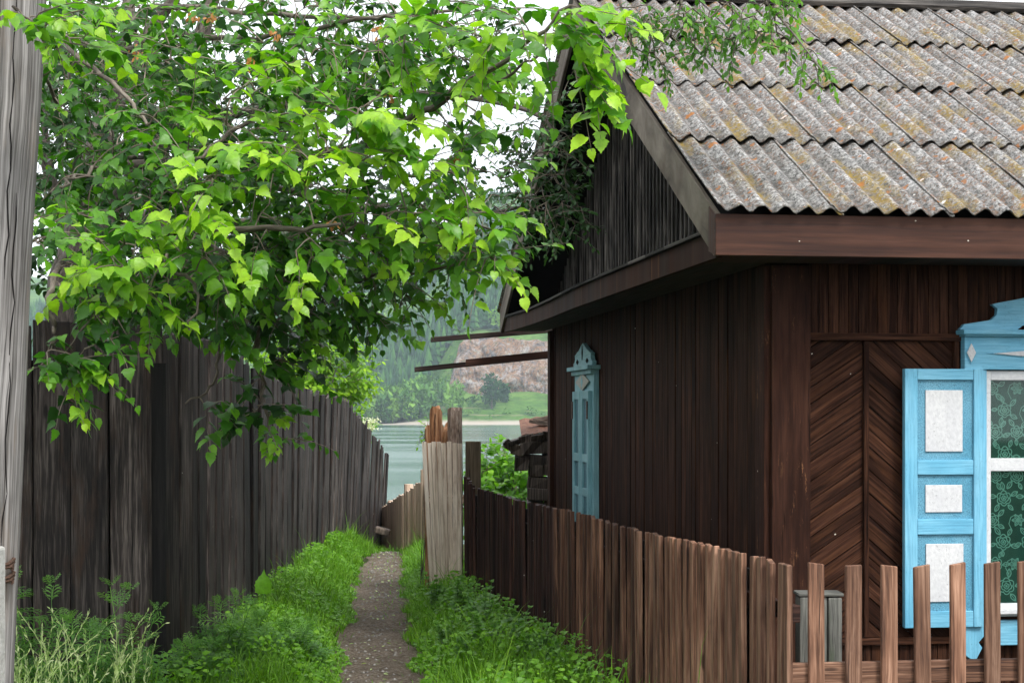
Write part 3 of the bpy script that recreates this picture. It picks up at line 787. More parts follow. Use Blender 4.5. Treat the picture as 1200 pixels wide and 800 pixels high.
# carved crest
cr = [(1123, 384.5), (1128, 381), (1148, 378), (1160, 376), (1166, 370), (1167, 363), (1161, 358), (1168, 356), (1185, 353), (1200, 350), (1225, 338), (1245, 322), (1262, 316)]
pts = [(FA(p[0], -.03), FH(p[0], p[1]-1, -.03)) for p in cr]
zb = zc1+.031
pts[0] = (pts[0][0], zb)
right = [(2*WC-p[0], p[1]) for p in pts[::-1][1:]]
bot = [(2*WC-FA(1190, -.03), zb), (2*WC-FA(1196, -.03), zb+.02), (2*WC-FA(1215, -.03), zb+.028), (WC, zb+.03), (FA(1215, -.03), zb+.028), (FA(1196, -.03), zb+.02), (FA(1190, -.03), zb)]
poly = pts+right+bot
import mathutils.geometry as mg
def poly_part(name, pts2, yb_, th, mat, parent, grain=(1, 0, 0), bevel=.003, mapf=None):
    """extruded concave outline, tessellated"""
    n = len(pts2); tri = mg.tessellate_polygon([[Vector((p[0], p[1], 0)) for p in pts2]])
    me = bpy.data.meshes.new(name)
    mp = mapf or (lambda a, z, d: (a, d, z))
    V = [mp(p[0], p[1], yb_) for p in pts2]+[mp(p[0], p[1], yb_+th) for p in pts2]
    Fs = [list(t) for t in tri]+[[k+n for k in t[::-1]] for t in tri]
    for i in range(n): j = (i+1) % n; Fs.append([j, i, i+n, j+n])
    me.from_pydata(V, [], Fs); uvl = me.uv_layers.new(name='UVMap')
    g_ = Vector(grain)
    for l in me.loops:
        v = Vector(me.vertices[l.vertex_index].co); al = v.dot(g_); uvl.data[l.index].uv = ((v-g_*al).dot(Vector((1, 1, 1)))+3.1, al)
    me.attributes.new('tint', 'FLOAT', 'POINT').data.foreach_set('value', [.5]*len(V))
    import bmesh
    bm = bmesh.new(); bm.from_mesh(me); bmesh.ops.recalc_face_normals(bm, faces=bm.faces); bm.to_mesh(me); bm.free()
    return link(name, me, mat, parent)
poly_part('crest', poly, -.05, .03, M['blue'], win)
# frieze ornaments
def diamond(name, cx, cz, rx, rz, yb_, mat, parent, th=.008):
    mb = MB(); mb.prism([(cx-rx, yb_, cz), (cx, yb_, cz-rz), (cx+rx, yb_, cz), (cx, yb_, cz+rz)], (0, -th, 0), (0, 0, 1)); return mb.build(name, mat, parent, bevel=.002)
zf = (zf0+zc1)/2
for sgn in (-1, 1):
    dx = WC+sgn*(WC-FA(1138, -.06))
    diamond('diamond_ornament', dx, zf, .030, .056, -.056, M['blue'], win, .004)
    diamond('diamond_ornament', dx, zf, .023, .045, -.061, M['white'], win, .006)
diamond('diamond_ornament', WC, zf-.003, WC-FA(1155, -.06), .046, -.056, M['blue'], win, .004)
diamond('diamond_ornament', WC, zf-.003, WC-FA(1163, -.06), .037, -.061, M['white'], win, .006)
# sash
gx0 = FA(1160, 0); gw = WC-gx0; gz0 = FH(1180, 706, 0); gz1 = FH(1180, 448, 0); gm0, gm1 = FH(1180, 550, 0), FH(1180, 538, 0)
fx0 = FA(1150.5, -.02); fw = WC-fx0; fz1 = FH(1150, 434.5, -.02)
mb = MB()
mb.box((fx0+.02, -.017, (gz0+fz1)/2), (.04, .035, fz1-gz0), tint=.5); mb.box((2*WC-fx0-.02, -.017, (gz0+fz1)/2), (.04, .035, fz1-gz0), tint=.5)
mb.box((WC, -.015, fz1-.022), (2*fw-.08, .035, .044), grain=0); mb.box((WC, -.012, (gm0+gm1)/2), (2*fw-.08, .035, gm1-gm0+.012), grain=0)
mb.box((WC, -.018, gz0-.03), (2*fw-.08, .045, .06), grain=0); mb.box((WC, -.012, (gm0+gz0)/2), (.045, .03, gm0-gz0-.006), tint=.4)
mb.box((WC, -.045, sz2-.004), (2*half-.24, .085, .022), grain=0)
mb.build('sash', M['white'], win, bevel=.003)
def mat_glass():
    t = NT('window_glass'); b = t.n('ShaderNodeBsdfPrincipled', Roughness=.04); b.inputs['Base Color'].default_value = (.75, .9, .86, 1)
    gl = t.n('ShaderNodeBsdfGlossy', Roughness=.03); gl.inputs[0].default_value = (1, 1, 1, 1)
    tr = t.n('ShaderNodeBsdfTransparent'); tr.inputs[0].default_value = (.72, .86, .82, 1)
    fr = t.n('ShaderNodeFresnel', IOR=1.5); m = t.n('ShaderNodeMixShader'); t.l(t.math('MULTIPLY', fr.outputs[0], .55), m.inputs[0]); t.l(tr.outputs[0], m.inputs[1]); t.l(gl.outputs[0], m.inputs[2])
    t.l(m.outputs[0], t.out.inputs[0]); return t.m
M['glass'] = mat_glass()
for za, zb_ in ((gz0, gm0), (gm1, gz1+.05)):
    mb = MB(); mb.box((WC, -.004, (za+zb_)/2), (2*fw-.06, .004, zb_-za)); mb.build('pane', M['glass'], win)
def mat_curtain():
    t = NT('green_tulle'); v = t.n('ShaderNodeTexCoord').outputs['Object']
    ch = t.n('ShaderNodeTexChecker', Scale=330.0); t.l(v, ch.inputs[0])
    a = t.noise(v, 4, 3)
    col = t.mix(ch.outputs[1], (.028, .055, .047), (.065, .12, .10)); col = t.mix(1.0, col, t.ramp(a, [(.3, (.65, .65, .65)), (.7, (1.3, 1.3, 1.3))]), 'MULTIPLY')
    return t.done(t.bsdf(col, .8, None, .2))
M['curtain'] = mat_curtain(); M['lace'] = mat_plain('lace_thread', (.28, .40, .36), (.40, .52, .47), 40, .8, .1)
mb = MB(); mb.box((WC, .0065, (gz0+gz1)/2), (2*fw-.06, .003, gz1-gz0+.09)); cur = mb.build('curtain', M['curtain'], win)
mb = MB()
def strip(pts, w0, closed=False):
    n = len(pts)
    for i in range(n-1 if not closed else n):
        p, q = Vector(pts[i]), Vector(pts[(i+1) % n]); d_ = q-p
        if d_.length < 1e-6: continue
        k = Vector((-d_.y, d_.x)).normalized()*w0*.5
        mb.prism([(a[0], .0045, a[1]) for a in (p-k, q-k, q+k, p+k)], (0, .0012, 0))
def rose(cx, cz, r):
    for ring, (rr, n) in enumerate(((1, 6), (.66, 5), (.34, 4))):
        for i in range(n):
            a0 = 2*math.pi*(i+.3*ring)/n; a1 = a0+2*math.pi/n*1.05
            pts = []
            for k in range(6):
                a = a0+(a1-a0)*k/5; q = r*rr*(.78+.24*math.sin(math.pi*k/5)); pts.append((cx+q*math.cos(a), cz+q*math.sin(a)))
            strip(pts, .0048)
    strip([(cx+.1*r*math.cos(t), cz+.1*r*math.sin(t)) for t in (0, 1, 2, 3, 4, 5, 6.2)], .006)
def lleaf(cx, cz, a, L):
    l = [(t*L, math.sin(math.pi*t)*L*.24) for t in (0, .2, .4, .6, .8, 1)]
    pts = l+[(p[0], -p[1]) for p in l[::-1][1:-1]]
    rot_ = [(cx+p[0]*math.cos(a)-p[1]*math.sin(a), cz+p[0]*math.sin(a)+p[1]*math.cos(a)) for p in pts]
    strip(rot_, .0045, True); strip([(cx, cz), (cx+L*.85*math.cos(a), cz+L*.85*math.sin(a))], .003)
rr_ = random.Random(5); zz = gz0+.08
k = 0
while zz < gz1:
    for j in range(-4, 5):
        x = WC+j*.12+(.06 if k % 2 else 0)+rr_.uniform(-.012, .012)
        if abs(x-WC) > gw-.0: continue
        if rr_.random() < .62 or abs(x-gx0) < .12:
            r0 = rr_.uniform(.030, .040); rose(x, zz, r0)
            for q in range(5): lleaf(x+r0*1.05*math.cos(q*1.3+k), zz+r0*1.05*math.sin(q*1.3+k), q*1.3+k+.2, rr_.uniform(.03, .045))
        else:
            for q in range(6): lleaf(x, zz, q*1.05, .032)
            strip([(x+.01*q*math.cos(q*.7), zz+.01*q*math.sin(q*.7)) for q in range(7)], .0035)
    zz += .105; k += 1
mb.build('lace_pattern', M['lace'], win)
# shutters: leaf opened flat against the wall
def shutter(px0, mirror=False):
    b = -.065; g = lambda x, y: (FA(x, b), FH(x, y, b))
    mbf = MB(); mbp = MB(); mbw = MB()
    fr_ = lambda xa, xb: (xa, xb) if not mirror else (2*WC-xb, 2*WC-xa)
    L_, R_ = FA(1060.5, b), FA(1152.5, b); T_, B_ = FH(1105, 432, b), FH(1105, 735, b)
    xs2, xs3 = FA(1075.5, b), FA(1141.5, b)
    rows = [FH(1105, y_, b) for y_ in (445, 539, 556, 608, 626, 716)]
    def bx_(m_, xa, xb, za, zb_, y0, y1, gr):
        xa, xb = fr_(xa, xb); m_.box(((xa+xb)/2, (y0+y1)/2, (za+zb_)/2), (xb-xa, y1-y0, zb_-za), grain=gr)
    bx_(mbf, L_, xs2, B_, T_, b, b+.035, 2); bx_(mbf, xs3, R_, B_, T_, b, b+.035, 2)
    for za, zb_ in ((rows[0], T_), (rows[2], rows[1]), (rows[4], rows[3]), (B_, rows[5])): bx_(mbf, xs2+.001, xs3-.001, za, zb_, b+.002, b+.033, 0)
    leaf_ = mbf.build('shutter', M['blue'], H, bevel=.003)
    bx_(mbp, xs2-.003, xs3+.003, B_+.02, T_-.02, b+.016, b+.028, 2)
    mbp.build('shutter_panel', M['bluepanel'], leaf_)
    for ya, yb_, xa, xb in ((457, 529, 1085.5, 1129), (568, 600, 1085.5, 1128.5), (637, 705, 1086, 1130)):
        m_ = MB(); bx_(m_, FA(xa, b), FA(xb, b), FH(1105, yb_, b), FH(1105, ya, b), b+.008, b+.015, 2); m_.build('white_panel', M['white'], leaf_, bevel=.002)
    return leaf_
shutter(0); shutter(0, True)

# -------- side window with closed shutters
sx = -.02
b0, b1 = SB(700.5, -.01), SB(672, -.05); bm_ = (b0+b1)/2; hw = (b1-b0)/2
zT = SH(686, 458, -.05); zB = SH(686, 650, -.05); zF = SH(686, 433, -.05)
mb = MB(); mb.box((-.02, bm_, (zB+zF)/2), (.04, 2*hw, zF-zB), tint=.4)
mb.box((-.045, bm_, zF+.012), (.10, 2*hw+.10, .03), grain=1)
mb.box((-.035, bm_, zF-.02), (.06, 2*hw+.03, .03), grain=1)
sw = mb.build('window', M['teal'], H, bevel=.003)
cz = zF+.03; prof = [(-.50, 0), (-.50, .035), (-.44, .05), (-.41, .09), (-.43, .12), (-.36, .13), (-.30, .15), (-.22, .16), (-.12, .20), (0, .235)]
prof = [(p[0]*hw/.5, p[1]*.72) for p in prof]
poly = prof+[(-p[0], p[1]) for p in prof[::-1][1:]]
poly_part('crest', [(bm_+p[0], cz+p[1]) for p in poly], -.05, .03, M['teal'], sw, (0, 1, 0), mapf=lambda a, z, d: (d, a, z))
mb = MB()
for (dy, z0_, w_, h_) in ((0, .10, .035, .11), (-.20, .034, .10, .04), (.20, .034, .10, .04)):
    mb = MB(); mb.prism([(-.053, bm_+dy-w_/2, cz+z0_), (-.053, bm_+dy, cz+z0_-h_/2), (-.053, bm_+dy+w_/2, cz+z0_), (-.053, bm_+dy, cz+z0_+h_/2)], (-.003, 0, 0)); mb.build('crest_cutout', M['darkvoid'], sw)
zf = (zF+zT)/2-.01
mb = MB()
mb.prism([(-.044, bm_-hw*.72, zf), (-.044, bm_, zf-.065), (-.044, bm_+hw*.72, zf), (-.044, bm_, zf+.065)], (-.012, 0, 0)); mb.build('diamond_ornament', M['cream'], sw, bevel=.003)
mb = MB()
mb.prism([(-.0565, bm_-.045, zf), (-.0565, bm_, zf-.05), (-.0565, bm_+.045, zf), (-.0565, bm_, zf+.05)], (-.002, 0, 0)); mb.build('diamond_ornament', M['teal'], sw, bevel=.003)
for sg in (-1, 1):
    mb = MB(); ya = bm_+(sg*.012 if sg > 0 else -.012); yb_ = bm_+sg*(hw-.06); y0_, y1_ = min(ya, yb_), max(ya, yb_)
    T_ = zT; st = .06
    mb.box((-.055, y0_+st/2, (zB+.06+T_)/2), (.03, st, T_-zB-.06)); mb.box((-.055, y1_-st/2, (zB+.06+T_)/2), (.03, st, T_-zB-.06))
    rl = [T_, SH(686, 532, -.07), SH(686, 572, -.07), zB+.10]
    for z_ in rl: mb.box((-.054, (y0_+y1_)/2, z_-.03), (.028, y1_-y0_-2*st-.002, .06), grain=1)
    lf = mb.build('shutter', M['teal'], sw, bevel=.003)
    sw_ = lf
    mb = MB(); mb.box((-.047, (y0_+y1_)/2, (zB+.06+T_)/2), (.014, y1_-y0_-2*st+.004, T_-zB-.1)); 
    p_ = mb.build('shutter_panel', M['tealpanel'], sw)
    mb = MB(); mb.box((-.073, y0_+.02 if sg < 0 else y1_-.02, T_-.14), (.01, .03, .13)); mb.build('hinge', M['wire'], sw)

# ------------------------------------------------------------------ brown picket fence (front run and lane run)
FN = (1.105, 6.8); FE = (-.393, 14.3)
def picket_mesh(wd, ht, th, seed):
    r_ = random.Random(seed); mb = MB(); sk = r_.uniform(-.006, .006)
    pts = [(-wd/2, -th/2, 0), (wd/2, -th/2, 0), (wd/2, th/2, 0), (-wd/2, th/2, 0)]
    mb.prism(pts, (0, 0, ht))
    for v in mb.v:
        if v.z > ht/2: v.z += sk*(v.x/wd)*2
    return mb.mesh('picket')
pf = empty('picket_fence', (FN[0], FN[1], 0), 0, 'brown picket fence with open front run and close-set run along the lane', 'fence')
def P2L(p): return Vector(p)-Vector((FN[0], FN[1], 0))
def put(me, mat, loc, rz, tilt=0, tx=0, name='picket'):
    o = bpy.data.objects.new(name, me); C.objects.link(o); o.parent = pf; o.location = P2L(loc); o.rotation_euler = (tx, tilt, rz)
    if not me.materials: me.materials.append(mat)
    bv = o.modifiers.new('bevel', 'BEVEL'); bv.width = .003; bv.segments = 1
    return o
fu = Vector((c_, s_, 0))
PH = EYE-(661-HZ)/F*6.85
for i in range(16):
    px = [957, 1000.5, 1042, 1083, 1123, 1163.5, 1203][i] if i < 7 else 1203+(i-6)*40.5
    k = (px-600)/F; t = (FN[0]-k*FN[1])/(k*s_-c_); p = Vector((FN[0], FN[1], 0))+fu*t
    me = picket_mesh(.063+.004*random.random(), PH+random.uniform(-.008, .008)-.05, .022, 100+i); 
    put(me, M['picket'], (p.x, p.y, .05), TH, random.uniform(-.010, .010), random.uniform(-.01, .01))
dirL = Vector((FE[0]-FN[0], FE[1]-FN[1], 0)); LL = dirL.length; dirL.normalize(); rzL = math.atan2(dirL.y, dirL.x)
nrmL = Vector((-dirL.y, dirL.x, 0))        # to the lane side (left)
n = 66; tops = []
s = .0; i = 0
while s < LL-.03:
    p = Vector((FN[0], FN[1], 0))+dirL*(s+.02)
    f = s/LL
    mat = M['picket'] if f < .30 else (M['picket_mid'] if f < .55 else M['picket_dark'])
    topz = PH-.0+.0*f
    if f > .93: topz += (f-.93)*1.5
    wd = (random.uniform(.084, .100) if f < .25 else random.uniform(.064, .076)) if s > .04 else .064
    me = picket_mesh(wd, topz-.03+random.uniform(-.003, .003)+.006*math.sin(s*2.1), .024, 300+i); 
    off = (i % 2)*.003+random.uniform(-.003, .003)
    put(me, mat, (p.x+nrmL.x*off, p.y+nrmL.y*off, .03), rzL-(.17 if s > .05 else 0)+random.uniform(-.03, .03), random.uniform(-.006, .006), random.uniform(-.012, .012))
    s += wd+(random.uniform(.006, .018) if f < .25 else random.uniform(.010, .018))+(.02 if i == 1 else 0); i += 1
mb = MB(); ss_ = .55
while ss_ < LL-.1:
    q_ = Vector((FN[0], FN[1], 0))+dirL*(ss_+.05)-nrmL*.062-Vector((FN[0], FN[1], 0)); mb.box((q_.x, q_.y, .03+(PH-.10)/2), (.097, .016, PH-.10), rot=Matrix.Rotation(rzL, 3, 'Z'), tint=.2); ss_ += .1
mb.build('backing_board', M['darkboard'], pf)
mb = MB()
for zr in (EYE-(787-HZ)/F*6.85-.01, ):
    a = Vector((FN[0]-FN[0]+.0, .035, zr)); 
    mb.box((0, 0, 0), (4.4, .035, .09), grain=0, tint=.5)
o = mb.build('rail', M['picket'], pf, loc=P2L((FN[0]+fu.x*2.2-s_*.035, FN[1]+fu.y*2.2+.035, EYE-(789-HZ)/F*6.85)), rot=(0, 0, TH), bevel=.004)
for zr in (.30, .82):
    mb = MB(); mb.box((0, 0, 0), (LL-.05, .035, .07), grain=0, tint=.3)
    mid = (Vector((FN[0], FN[1], 0))+dirL*LL/2)-nrmL*.04
    mb.build('rail', M['picket_dark'], pf, loc=P2L((mid.x, mid.y, zr)), rot=(0, 0, rzL), bevel=.004)

# mossy grey post behind the corner of the picket fence
mb = MB()
z_ = 7.35; xL, xR = (934-600)/F*z_, (984-600)/F*z_; zt = EYE-(697-HZ)/F*z_
for i in range(3):
    wv_ = (xR-xL)/3; mb.box((i*wv_+wv_/2-(xR-xL)/2, random.uniform(-.005, .005), (zt)/2), (wv_-.003, .12, zt-.004*i))
mb.box((0, 0, zt+.008), (xR-xL+.012, .135, .016), grain=0)
o = mb.build('garden_post', M['greypost'], loc=((xL+xR)/2, z_, 0), bevel=.006); tag(o, 'squat mossy grey wooden post between the picket fence and the house corner', 'post')

# ------------------------------------------------------------------ bleached board screen at the end of the lane fence
sc_ = empty('board_screen', (FE[0], FE[1], 0), 0, 'tall bleached pale board panel at the end of the dark lane fence', 'fence')
x = (541-600)/F*14.25; xi = []
for i in range(8):
    pxa = 541-5.1*i
    xa = (pxa-600)/F*(14.25+.03*i); h_ = EYE-(515-HZ+random.uniform(-1, 2))/F*14.25
    lean = .02*i/8
    me = MB(); wv_ = .0345
    me.prism([(-wv_/2, -.011, 0), (wv_/2, -.011, 0), (wv_/2, .011, 0), (-wv_/2, .011, 0)], (0, 0, h_-.04))
    o = me.build('board', M['lightwood'], sc_, loc=Vector((xa-wv_/2+.035*(i/8), 14.25+.03*i+(i % 2)*.006, .02))-Vector((FE[0], FE[1], 0)), rot=(random.uniform(-.01, .01), -.065*(i/8)+random.uniform(-.005, .005), -.25), bevel=.002)
mb = MB(); mb.box((-.16+.0, .18, .9), (.3, .04, .07), grain=0); mb.build('rail', M['pinkwood'], sc_)
# two broken logs behind the screen, brown post
def log(px, z, w_px, ytop, mat, label, cat, name, jag=.05, lean=0, pxb=None):
    h_ = EYE-(ytop-HZ)/F*z; r_ = w_px/F*z/2; mb = MB(); n_ = 11; sides = 12
    pts = [(lean*(i/(n_-1))*h_, 0, h_*i/(n_-1)) for i in range(n_)]
    rs = [r_*(1.05-.05*i/(n_-1)) for i in range(n_)]
    mb.tube(pts, rs, sides, tint=.5)
    for q, v in enumerate(mb.v):
        k_ = mnoise.noise(Vector((q % sides*1.3, v.z*2, px)))
        v.x *= 1+.22*mnoise.noise(Vector((q % sides*1.7, v.z*.6, px))) ; v.y *= 1+.2*k_
        if q//sides == n_-1: v.z += random.uniform(-jag, jag)
    o = mb.build(name, mat, loc=((px-600)/F*z, z, 0)); return tag(o, label, cat)
log(510.5, 14.75, 15, 481, M['rotten'], 'orange brown rotting log with a split top behind the pale boards', 'post', 'log_post', .05)
log(533, 14.7, 17, 479, M['barklog'], 'stout flaking grey and red log post sticking up behind the pale boards', 'post', 'log_post', .02)
log(522, 14.95, 9, 500, M['rotten'], 'low broken splintered stub between the two taller log posts', 'post', 'log_post', .05)
log(501, 14.6, 6, 500, M['rotten'], 'thin orange pole at the left edge of the pale board panel', 'pole', 'thin_pole', .03)
mb = MB(); z_ = 14.75; zt = EYE-(517-HZ)/F*z_; mb.box((0, 0, zt/2), (18/F*z_, .1, zt), tint=.5)
tag(mb.build('fence_post', M['olivepost'], loc=((554.5-600)/F*z_, z_, 0), bevel=.006), 'square olive brown post standing behind the far end of the dark picket fence', 'post')

# ------------------------------------------------------------------ fresh pine fence descending to the river
pn = empty('plank_fence', (-1, 24, -.5), 0, 'low fence of fresh pale pine planks running downhill towards the river', 'fence')
pa = P(503, 562, 19.2); pb = P(434, 606, 29.0); n_ = 30
for i in range(n_):
    f = i/(n_-1); p = pa.lerp(pb, f); wd = (pb-pa).length/n_*1.0
    ht = 1.45+random.uniform(-.03, .03); mb = MB(); 
    mb.prism([(-wd/2+.008, -.012, -ht), (wd/2-.008, -.012, -ht), (wd/2-.008, .012, -ht), (-wd/2+.008, .012, -ht)], (0, 0, ht))
    d_ = pb-pa
    mb.build('board', M['pinkwood'], pn, loc=p+Vector((0, 0, .03*random.random()+(0.02)))-Vector((-1, 24, -.5)), rot=(0, random.uniform(-.02, .02), math.atan2(d_.y, d_.x)+random.uniform(-.06, .06)))
for px, py, z in ((499, 550, 19.6), (479, 567, 22.0), (459, 586, 25)):
    p = P(px, py, z); mb = MB(); mb.tube([(0, 0, -1.8), (0, 0, 0)], [.065, .06], 10, tint=.5); mb.build('post', M['pinkwood'], pn, loc=p-Vector((-1, 24, -.5)))
mb = MB(); p = P(444, 628, 24); 
mb.box((0, 0, 0), (.20, .2, .09), rot=Matrix.Rotation(.25, 3, 'Y')); tag(mb.build('timber_block', M['logend'], loc=P(448, 622, 22.5), bevel=.02), 'dark block of wood lying at the foot of the pine plank fence', 'wood')

# ------------------------------------------------------------------ old grey board fence on the left
lf = empty('board_fence', (-2, 9.4, 0), 0, 'tall weathered dark grey board fence along the left of the lane', 'fence')
LO = Vector((-2, 9.4, 0))
def gboard(p, q, ht, wd, th, seed, lean=0, top=0, leanx=0, mat=None):
    """board standing between ground points p and q"""
    r_ = random.Random(seed); d_ = Vector(q)-Vector(p); mb = MB(); wd = d_.length*wd
    mid = (Vector(p)+Vector(q))/2; ns = 6
    hp = ht+r_.uniform(-.015, .015); sl_ = r_.uniform(-.02, .02)+top
    pts = [(-wd/2, 0), (-wd/2, hp+sl_)] ; k_ = r_.uniform(-.01, .012)
    poly = [(-wd/2, 0, 0), (wd/2, 0, 0), (wd/2+k_, 0, hp*.5), (wd/2, 0, hp-sl_), (wd*.1, 0, hp-r_.uniform(0, .02)), (-wd/2, 0, hp+sl_), (-wd/2+k_, 0, hp*.5)]
    mb.prism(poly, (0, th, 0))
    o = mb.build('board', mat or M['greywood'], lf, loc=mid-LO, rot=(lean+r_.uniform(-.008, .008), leanx+r_.uniform(-.008, .008), math.atan2(d_.y, d_.x)))
    bv = o.modifiers.new('bevel', 'BEVEL'); bv.width = .003; bv.segments = 1
    return o
# facing stretch
xb_ = [-50, -8, 37, 83, 128, 174]
zA = 9.35
for i in range(len(xb_)-1):
    p = ((xb_[i]-600)/F*zA, zA, 0); q = ((xb_[i+1]-600)/F*zA, zA, 0)
    gboard(p, q, EYE+(HZ-377)/F*zA+random.uniform(-.02, .02), .955, .024, 10+i, mat=M['wideboard'])
    if i % 2: bpy.data.objects[C.objects[-1].name].location.y -= .018
# corner and the long stretch along the lane
pts = [(174, 9.36), (194, 9.5), (212, 9.75), (226, 10.0)]
for i in range(3):
    p = ((pts[i][0]-600)/F*pts[i][1], pts[i][1], 0); q = ((pts[i+1][0]-600)/F*pts[i+1][1], pts[i+1][1], 0)
    gboard(p, q, EYE+.47, .96, .024, 30+i, mat=M['wideboard'])
mb = MB()
for i in range(5):
    x0b, x1b = (xb_[i]+22-600)/F*(zA+.06), (xb_[i+1]+22-600)/F*(zA+.06)
    mb.box(((x0b+x1b)/2+2, zA+.055-9.4, .9), (x1b-x0b-.01, .02, 2.0+.03*(i % 2)), tint=.1)
mb.build('backing_board', M['darkboard'], lf)
mb = MB(); yb0 = 9.55
while yb0 < 21.5:
    mb.box((float(np.interp(yb0+.1, [9.5, 10, 12, 16, 20], [-1.98, -1.87, -1.97, -2.03, -2.03]))-.045+2, yb0+.1-9.4, .88), (.018, .19, 1.9-.02*(yb0-10)), tint=.1); yb0 += .2
mb.build('backing_board', M['darkboard'], lf)
y = 10.0; i = 0; x_prev = (226-600)/F*10.0
def fx(y): return float(np.interp(y, [10, 12, 16, 20, 24, 27], [-1.87, -1.97, -2.03, -2.03, -2.04, -2.07]))
while y < 26.6:
    wd = random.uniform(.16, .22)*(1 if y < 20 else 1.05); y2 = y+wd
    top = float(np.interp(y, [10, 12, 14.6, 18, 20, 21, 22.5, 24, 26.6], [.46, .40, .29, .20, .16, .02, -.12, -.32, -.62]))
    off = (i % 2)*.022
    base = min(0, ground_h(-2, y))-.1
    lean = 0
    o = gboard((fx(y)+off, y, base), (fx(y2)+off+.006, y2+.012, base), EYE+top-base, 1.02, .022, 50+i, top=random.uniform(-.02, .02), leanx=(0 if y < 21 else -.01-.02*(y-21)*.3), lean=.045*sm((y-13)/9)+(0 if y < 22 else random.uniform(-.015, .01)))
    y = y2; i += 1
for zr in (.45, 1.45):
    mb = MB(); mb.box((0, 0, 0), (.05, 11, .09), grain=1); mb.build('rail', M['greywood'], lf, loc=Vector((-2.12, 15.7, zr))-LO)

# ------------------------------------------------------------------ utility pole with a concrete stub and wire
def edge(py): return 52-(py/700)*34
zP = 6.0
top = (edge(-60)-600)/F*zP; botm = (edge(970)-600)/F*zP
r_t, r_b = .118, .135
pl = empty('utility_pole', (botm-r_b, zP, 0), 0, 'leaning grey wooden utility pole at the left edge, wired to a concrete stub', 'pole')
mb = MB(); n_ = 24
pts = []; rs = []
for i in range(n_):
    f = i/(n_-1); z = -.1+f*5.2; py = HZ-(z-EYE)*F/zP; x = (edge(py)-600)/F*zP; r_ = r_b+(r_t-r_b)*f
    pts.append((x-r_-(botm-r_b)+.004*math.sin(z*2.3), 0, z)); rs.append(r_*(1+.012*math.sin(z*5)))
mb.tube(pts, rs, 40, tint=.5)
mb.build('pole_shaft', M['polewood'], pl, smooth=True)
mb = MB(); mb.box((0, 0, .52), (.13, .16, 1.3)); mb.build('concrete_stub', M['concrete'], pl, loc=((4-600)/F*5.8-.065-(botm-r_b), -.2-.05, 0), bevel=.01)
for zz in (EYE-(668-HZ)/F*5.85, EYE-(684-HZ)/F*5.85):
    mb = MB(); ring = []
    for t in range(30):
        a = t/29*2*math.pi*2.2; ring.append((-.02+.215*math.cos(a), -.11+.20*math.sin(a), zz+.006*a/3+.006*math.sin(a*3)))
    mb.tube(ring, .006, 6); mb.tube([(.13, -.26, zz+.03), (.15, -.29, zz+.04), (.17, -.28, zz+.015), (.15, -.25, zz-.01), (.12, -.27, zz), (.11, -.3, zz+.03)], .006, 6)
    mb.build('wire_binding', M['wire'], pl)
def crackstrip():
    mb = MB()
    for (pxa, pya, pyb) in ((30, 0, 330), (16, 120, 560), (37, 230, 640)):
        P0 = []
        for k in range(14):
            py = pya+(pyb-pya)*k/13; z = EYE-(py-HZ)/F*zP; cxx = pts_at(z); px = pxa-(py)/700*28+1.5*math.sin(k*1.9)
            x = (px-600)/F*zP-(botm-r_b); dx = x-cxx; rr = r_b+(r_t-r_b)*(z/5.2)
            if abs(dx) > rr*.97: continue
            P0.append((x, -math.sqrt(rr*rr-dx*dx)-.0015, z))
        if len(P0) > 3: mb.tube(P0, [.0006]+[.0028]*(len(P0)-2)+[.0006], 5, tint=0)
    return mb
def pts_at(z):
    i = min(range(len(pts)), key=lambda q: abs(pts[q][2]-z)); return pts[i][0]
crackstrip().build('drying_crack', M['darkvoid'], pl)

# ------------------------------------------------------------------ timber stack beside the far corner of the house
ts = empty('timber_stack', P(625, 600, 15.6), 0, 'ragged stack of dark split timber under a rusty sheet beside the house', 'woodpile')
T0 = P(625, 600, 15.6); r9 = random.Random(11)
def tblock(px, py, wpx, hpx, z=15.6, dep=.5, tone=None, rot=0, mat='logend'):
    s = z/F; mb = MB(); mb.box((0, 0, 0), (wpx*s, dep, hpx*s), rot=Matrix.Rotation(rot, 3, 'Y'), grain=1, tint=tone)
    for v in mb.v: v += Vector((r9.uniform(-.012, .012), r9.uniform(-.05, .05), r9.uniform(-.012, .012)))
    return mb.build('log', M[mat], ts, loc=P(px, py, z)-T0, bevel=.008)
rows_ = [(608, 588), (594, 574), (580, 559), (566, 545), (551, 531)]
for y_ in (592, 578, 564, 550):
    x = 618
    while x < 655:
        wpx = r9.uniform(14, 26); tblock(x+wpx/2, y_+r9.uniform(-1, 1), wpx-1, 13, tone=r9.random()); x += wpx
for x, y_, wpx, hp, rt in ((612, 542, 16, 16, 0), (627, 541, 20, 15, .03), (645, 540, 18, 16, 0), (598, 524, 15, 9, .5), (607, 527, 13, 12, .3), (618, 524, 15, 13, -.2), (630, 524, 16, 14, .05), (645, 524, 17, 15, 0), (604, 518, 18, 6, -.2), (616, 514, 18, 8, -.3), (629, 513, 15, 8, -.1), (643, 511, 16, 10, 0), (596, 519, 10, 7, .8)):
    tblock(x, y_, wpx, hp, tone=r9.random(), rot=rt)
mb = MB()
for i in range(9):
    a = i*.055; mb.prism([(a, 0, .0+.012*(i % 2)), (a+.055, 0, .0+.012*((i+1) % 2)), (a+.055, .8, .14+.012*((i+1) % 2)), (a, .8, .14+.012*(i % 2))], (0, 0, .006))
mb.build('rusty_sheet', M['rust'], ts, loc=P(611, 511, 15.4)-T0, rot=(0, -.12, 0))
mb = MB()
for i in range(5): mb.box((r9.uniform(-.1, .35), .1+.1*i, .16+.02*i), (.3, .07, .03), rot=Matrix.Rotation(r9.uniform(-.2, .2), 3, 'Y'), grain=0)
